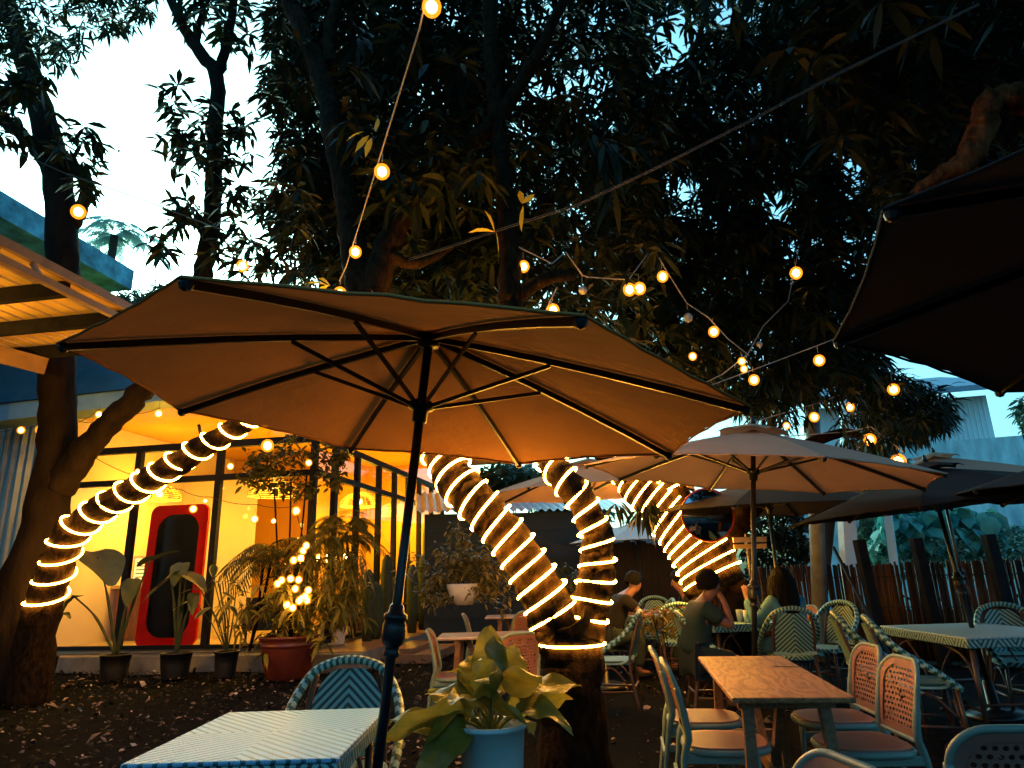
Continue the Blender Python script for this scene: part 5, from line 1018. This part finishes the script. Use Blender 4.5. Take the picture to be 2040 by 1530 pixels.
V, F = rs(P, 12, .085, .036, .3, rg, (-.9, .9)); np_mesh('foliage', V, F, leaf_mat('basket_leaf', [(0., (.08, .09, .02)), (1., (.3, .22, .07))], .4, .25), t)
m = MB()
for q in P[::12]: m.tube([hb+V3((0, 0, -.05)), q], .005, 4)
m.build('stems', M_bark, t)
# small yellow-lit shrub among the chairs
p = AT(1335, 1235, 7.6); t = thing('potted_plant', 'small yellow-leaved plant among the rattan chairs', 'plant', (p[0], p[1], 0), world=True)
P = p+rg.normal(0, 1, (14, 3))*V3((.16, .1, .1)); V, F = rs(P, 8, .13, .045, .4, rg); np_mesh('foliage', V, F, leaf_mat('yellowing_leaf', [(0., (.12, .1, .02)), (1., (.3, .2, .04))], .5, .3), t); m = MB()
for q in P[::3]: m.tube([(p[0], p[1], 0), q], .006, 5)
m.build('stems', M_bark, t)
t = pot('plant_pot', 'dark shrub tub between the two limbs of the wrapped tree', (AT(1130, 1190, 11.5)[0], 11.5, 0), .22, .28, .5, M_blackpot)
P = V3((AT(1130, 1190, 11.5)[0], 11.5, 1.0))+rg.normal(0, 1, (50, 3))*V3((.22, .15, .22)); V, F = rs(P, 9, .13, .05, .4, rg); t = thing('potted_plant', 'dark round shrub in the tub between the tree limbs', 'plant', (P[:, 0].mean(), 11.5, .45), world=True); np_mesh('foliage', V, F, M_bush, t); m = MB(); m.tube([(P[:, 0].mean(), 11.5, .4), (P[:, 0].mean(), 11.5, 1.0)], .02, 6); m.build('stems', M_bark, t)

# ------------------------------------------------------------------ round mirror, sign boards on the right tree
rc_ = AT(1409, 1026, 8.02); t = thing('round_mirror', 'round mirror with thin red rim fixed to the wrapped right tree', 'mirror', rc_, world=True)
m = MB(); m.tube([rc_+V3((.30*math.cos(a), -.02, .30*math.sin(a))) for a in np.linspace(0, 2*PI, 40, endpoint=False)], .011, 8, closed=True); m.build('rim', mat('red_rim', (.5, .03, .02), .4, 0), t, smooth=True)
m = MB(); m.grid(lambda u, v: rc_+V3((.295*v*math.cos(2*PI*u), -.02-.05*(1-v*v), .295*v*math.sin(2*PI*u))), 36, 6); m.build('mirror_glass', mat('mirror_silver', (.35, .38, .4), .04, 0, metal=1.), t, smooth=True)
m = MB(); m.bar(rc_+V3((0, .0, 0)), rc_+V3((0, .35, 0)), .05); m.build('bracket', M_frame, t)
sb = AT(1493, 1080, 8.2); t = thing('sign_boards', 'two small stacked sign boards behind the pinkish umbrella pole', 'sign', sb, world=True)
for k, (y0, y1, cl, lb) in enumerate(((1069, 1081, (.55, .42, .4), 'pinkish board with a dark emblem'), (1083, 1094, (.62, .42, .18), 'yellowish board with two lines of small dark lettering'))):
    a, b = AT(1461+k*1.5, y1, 8.2), AT(1526, y0, 8.2); cx = (a+b)/2; o = MB().box(cx, (abs(b[0]-a[0]), .02, abs(b[2]-a[2]))).build('board', mat('sign_paint', cl, .6, .1), t); o['label'] = lb
    m = MB()
    if k == 0:
        e = AT(1484, 1075, 8.185); m.slab([(0, 0), (.01, .01), (0, .01)], 0, .0001)
        m = MB()
        for sx in (-1, 1):
            m.add([e+V3((sx*.004, -.003, .012)), e+V3((sx*.034, -.003, .028)), e+V3((sx*.036, -.003, -.006)), e+V3((sx*.03, -.003, -.028)), e+V3((sx*.004, -.003, -.004))], [(0, 1, 2, 3, 4)])
        m.build('emblem', mat('purple_ink', (.12, .03, .09), .6, 0), o)
    else:
        for row, x0, x1, n in ((1085.5, 1483, 1506, 4), (1090, 1470, 1506, 8)):
            for q in range(n):
                xx = x0+(x1-x0)*(q+.5)/n; p = AT(xx, row, 8.185); w = .011; m.box(p+V3((-w*.5, 0, 0)), (.005, .003, .02)); m.box(p+V3((w*.3, 0, .006*(-1)**q)), (.011, .003, .005))
        m.build('lettering', M_socket, o)
m = MB(); m.bar(sb+V3((0, .03, .05)), sb+V3((0, .03, -1.5*0-.25)), .03); m.bar((sb[0], sb[1]+.05, 0), (sb[0], sb[1]+.05, sb[2]+.1), .05); m.build('post', M_board, t)

# ------------------------------------------------------------------ people
M_skin = mat('skin', (.20, .09, .06), .5, .1, 8.); M_skinp = mat('light_skin', (.30, .15, .11), .5, .1, 8.)
M_hair = mat('black_hair', (.004, .004, .005), .7, .3, 40., .6, 60., stretch=(6, 6, .6), spec=.12); M_black = mat('black_cloth', (.003, .003, .004), .95, .2, 9.); M_green = mat('dark_green_shirt', (.003, .022, .024), .85, .2, 9., .3, 14.)
M_denim = mat('blue_denim', (.06, .2, .32), .85, .25, 10., .3, 20.); M_dkjean = mat('dark_trousers', (.005, .014, .018), .85, .2, 9.)
def skin_obj(name, verts, edges, radii, m_, parent, root=0, sub=2):
    me = bpy.data.meshes.new(name); me.from_pydata([tuple(map(float, v)) for v in verts], edges, []); o = bpy.data.objects.new(name, me); COL.objects.link(o)
    o.modifiers.new('skin', 'SKIN').use_smooth_shade = True; sv = me.skin_vertices[0].data if me.skin_vertices else None
    if sv is None: 
        bpy.context.view_layer.objects.active = o; sv = me.skin_vertices[0].data
    for i, r in enumerate(radii): sv[i].radius = (r, r); sv[i].use_root = (i == root)
    s_ = o.modifiers.new('sub', 'SUBSURF'); s_.levels = s_.render_levels = sub
    bpy.context.view_layer.update(); dg = bpy.context.evaluated_depsgraph_get(); me2 = bpy.data.meshes.new_from_object(o.evaluated_get(dg)); o.modifiers.clear(); o.data = me2
    me2.materials.clear(); me2.materials.append(m_); me2.polygons.foreach_set('use_smooth', np.ones(len(me2.polygons), bool)); o.parent = parent; me2.name = name; return o
def person(label, loc, rz, J, shirt, trousers, skin, hair_len=.0, sleeves='short', shorts=True):
    """J: joints in person space (+Y faces forward, pelvis origin on the seat). One continuous skin body, clothes and hair as children"""
    t = thing('person', label, 'person', loc, (0, 0, rz)); J = {k: V3(v) for k, v in J.items()}
    vs, es, rr = [], [], []; idx = {}
    def nd(k, p, r, par=None):
        idx[k] = len(vs); vs.append(p); rr.append(r)
        if par is not None: es.append((idx[par], idx[k]))
    hd = J['head']; nk = J['neck']; fw = V3(J['face']); fw /= np.linalg.norm(fw)
    nd('pel', J['pel'], .112); nd('waist', J['waist'], .125, 'pel'); nd('chest', J['chest'], .145, 'waist'); nd('neck', nk, .055, 'chest')
    nd('jaw', hd+V3((0, 0, -.075))+fw*.02, .07, 'neck'); nd('h1', hd+V3((0, 0, 0)), .092, 'jaw'); nd('h2', hd+V3((0, 0, .065))-fw*.01, .085, 'h1'); nd('nose', hd+fw*.112+V3((0, 0, -.02)), .016, 'h1')
    for s_ in ('l', 'r'):
        nd('sh'+s_, J['sh'+s_], .06, 'chest'); nd('el'+s_, J['el'+s_], .043, 'sh'+s_); nd('wr'+s_, J['wr'+s_], .029, 'el'+s_)
        hv = V3(J['hd'+s_])-V3(J['wr'+s_]); hv /= np.linalg.norm(hv); nd('pa'+s_, V3(J['wr'+s_])+hv*.06, .034, 'wr'+s_)
        nd('hip'+s_, J['hip'+s_], .078, 'pel'); nd('kn'+s_, J['kn'+s_], .06, 'hip'+s_); nd('an'+s_, J['an'+s_], .038, 'kn'+s_); nd('toe'+s_, V3(J['an'+s_])+V3((0, .16, -.035)), .033, 'an'+s_)
        sd = np.cross(hv, V3((0, 0, 1))); sd /= np.linalg.norm(sd)+1e-9; dn = V3((0, 0, -1))
        for q, (off, ln) in enumerate(((-.03, .062), (-.01, .075), (.01, .07), (.03, .055))):
            b = V3(J['wr'+s_])+hv*.085+sd*off; nd(f'f{q}{s_}', b+hv*ln*.5, .0095, 'pa'+s_); nd(f'g{q}{s_}', b+hv*ln*.95+dn*.02, .008, f'f{q}{s_}')
        b = V3(J['wr'+s_])+hv*.04+sd*.045*(1 if s_ == 'l' else -1); nd('t'+s_, b+hv*.03, .011, 'pa'+s_)
    body = skin_obj('body', vs, es, rr, skin, t)
    def sub(name, chain, add, m_):
        ks = []; 
        for c in chain:
            for k in c:
                if k not in ks: ks.append(k)
        ee = [(ks.index(a), ks.index(b)) for c in chain for a, b in zip(c[:-1], c[1:])]; return skin_obj(name, [P_[k] for k in ks], ee, [R_[k]+add for k in ks], m_, t)
    P_ = {k: vs[i] for k, i in idx.items()}; R_ = {k: rr[i] for k, i in idx.items()}
    R_['pel'] = .14; R_['hipl'] = R_['hipr'] = .10
    for s_ in ('l', 'r'):
        f = .6 if sleeves == 'short' else .97
        P_['sl'+s_] = P_['sh'+s_]*(1-f)+P_['el'+s_]*f; R_['sl'+s_] = .052
        P_['sw'+s_] = P_['el'+s_]*.1+P_['wr'+s_]*.9; R_['sw'+s_] = .032
        g = .92 if shorts else 1.0
        P_['kk'+s_] = P_['hip'+s_]*(1-g)+P_['kn'+s_]*g; R_['kk'+s_] = .068; P_['aa'+s_] = P_['kn'+s_]*.08+P_['an'+s_]*.92; R_['aa'+s_] = .045
    sh_ch = [('pel', 'waist', 'chest')]
    for s_ in ('l', 'r'): sh_ch.append(('chest', 'sh'+s_, 'sl'+s_) if sleeves == 'short' else ('chest', 'sh'+s_, 'el'+s_, 'sw'+s_))
    sub('shirt', sh_ch, .030, shirt)
    sub('trousers', [('pel', 'hip'+s_, 'kk'+s_) if shorts else ('pel', 'hip'+s_, 'kn'+s_, 'aa'+s_) for s_ in ('l', 'r')], .026, trousers)
    # hair: cap over the skull, with length behind
    m = MB()
    rt_ = np.cross(fw, V3((0, 0, 1))); rt_ /= np.linalg.norm(rt_); upv = np.cross(rt_, fw)
    def hf(u, v):
        th = 2*PI*u; ph = v*PI*(.70+.03*math.sin(13*th)); c = math.cos(th); face = max(0, c); ph *= (1-.46*face**1.5); q = V3(rt_)*math.sin(th)*math.sin(ph)*.112+fw*c*math.sin(ph)*.118+upv*math.cos(ph)*.128
        return hd+V3((0, 0, .025))-fw*.012+q*(1+.03*math.sin(9*th+5*v))
    m.grid(hf, 22, 9, closed_u=True)
    if hair_len:
        for q in range(15):
            a = PI*.5+PI*q/14; d_ = rt_*math.sin(a)*.1+fw*math.cos(a)*.1; p0 = hd+V3((0, 0, .05))+d_*.9; m.tube(spline([p0, hd+d_*1.25+V3((0, 0, -.06)), hd+d_*1.25-fw*.03+V3((.01*math.sin(q*3), 0, -hair_len*.6)), hd+d_*1.1-fw*.02+V3((.02*math.sin(q*5), 0, -hair_len))], 4), [.035]*8+[.03]*4+[.012], 7)
    m.build('hair', M_hair, t, smooth=True)
    m = MB()
    for s_ in (-1, 1): m.ball(hd+fw*.088+rt_*s_*.033+V3((0, 0, .012)), .011, 8, 6)
    m.build('eyes', M_hair, t, smooth=True)
    m = MB()
    for s_ in ('l', 'r'): a = V3(J['an'+s_]); m.ball(a+V3((0, .075, -.045)), (.045, .13, .04), 10, 7)
    m.build('shoes', M_black, t, smooth=True); return t
def pose(lean=.05, headf=(0, 1, 0), arm_l=None, arm_r=None, hz=None):
    z0 = .52; ch = V3((0, lean*.8, z0+.40)); nk = V3((0, lean*1.15, z0+.54)); hd = V3((0, lean*1.4+.02, z0+.665)) if hz is None else V3(hz)
    J = dict(pel=(0, 0, z0), waist=(0, lean*.35, z0+.18), chest=ch, neck=nk, head=hd, face=headf, shl=ch+V3((-.165, 0, .045)), shr=ch+V3((.165, 0, .045)), hipl=(-.1, .06, z0-.01), hipr=(.1, .06, z0-.01), knl=(-.13, .43, z0-.02), knr=(.13, .43, z0-.02), anl=(-.13, .38, .085), anr=(.14, .36, .085))
    for s_, arm, sg in (('l', arm_l, -1), ('r', arm_r, 1)):
        arm = arm or [(sg*.25, lean+.12, z0+.2), (sg*.16, lean+.36, z0+.24), (sg*.1, lean+.46, z0+.25)]; J['el'+s_], J['wr'+s_], J['hd'+s_] = arm
    return J
z0 = .52
def seat_at(px, py, Y, headz=.665): p = AT(px, py, Y); return (p[0], p[1], 0)
def put(label, px, py, Y, rz, J, *a, **k):
    """px,py = pixel of the head centre"""
    p = AT(px, py, Y); h = J['head']; c, s_ = math.cos(rz), math.sin(rz); person(label, (p[0]-(h[0]*c-h[1]*s_), p[1]-(h[0]*s_+h[1]*c), p[2]-h[2] if abs(p[2]-h[2]) < .0 else 0), rz, J, *a, **k)
put('man in black hunched forward with forearms on the far woven table', 1262, 1150, 9.6, -PI/2+.25, pose(.30, (0, .85, -.5), [(-.28, .42, z0+.24), (-.14, .62, z0+.27), (-.02, .66, z0+.28)], [(.28, .42, z0+.24), (.14, .62, z0+.27), (.03, .66, z0+.28)]), M_black, M_dkjean, M_skin, sleeves='short', shorts=False)
put('man in black facing left beside the wrapped right tree', 1350, 1148, 10.0, PI/2-.1, pose(.18, (0, .9, -.35)), M_black, M_dkjean, M_skin, sleeves='short', shorts=False)
put('man in dark green shirt seated in profile holding his hands to his mouth', 1414, 1177, 7.0, -PI/2+.12, pose(.16, (0, 1, -.1), [(-.17, .36, z0+.27), (-.07, .34, z0+.50), (-.02, .31, z0+.60)], [(.17, .36, z0+.27), (.07, .35, z0+.50), (.02, .32, z0+.60)]), M_green, M_dkjean, M_skin, shorts=True)
put('long-haired woman in denim seated with her back to the camera', 1557, 1170, 7.8, .25, pose(.02, (0.2, 1, 0), [(-.30, .14, z0+.22), (-.24, .38, z0+.5), (-.22, .42, z0+.6)], None), M_denim, M_denim, M_skinp, hair_len=.42, sleeves='long', shorts=True)
put('person in dark clothes sitting inside the cafe behind the far side windows', 826, 1128, 16.5, 2.6, pose(.1, (0, 1, 0)), M_black, M_dkjean, M_skin, shorts=False)
put('long-haired person seated inside behind the side window left of the pole', 768, 1122, 15.2, 2.2, pose(.1, (0, 1, 0)), M_black, M_dkjean, M_skin, hair_len=.3, shorts=False)
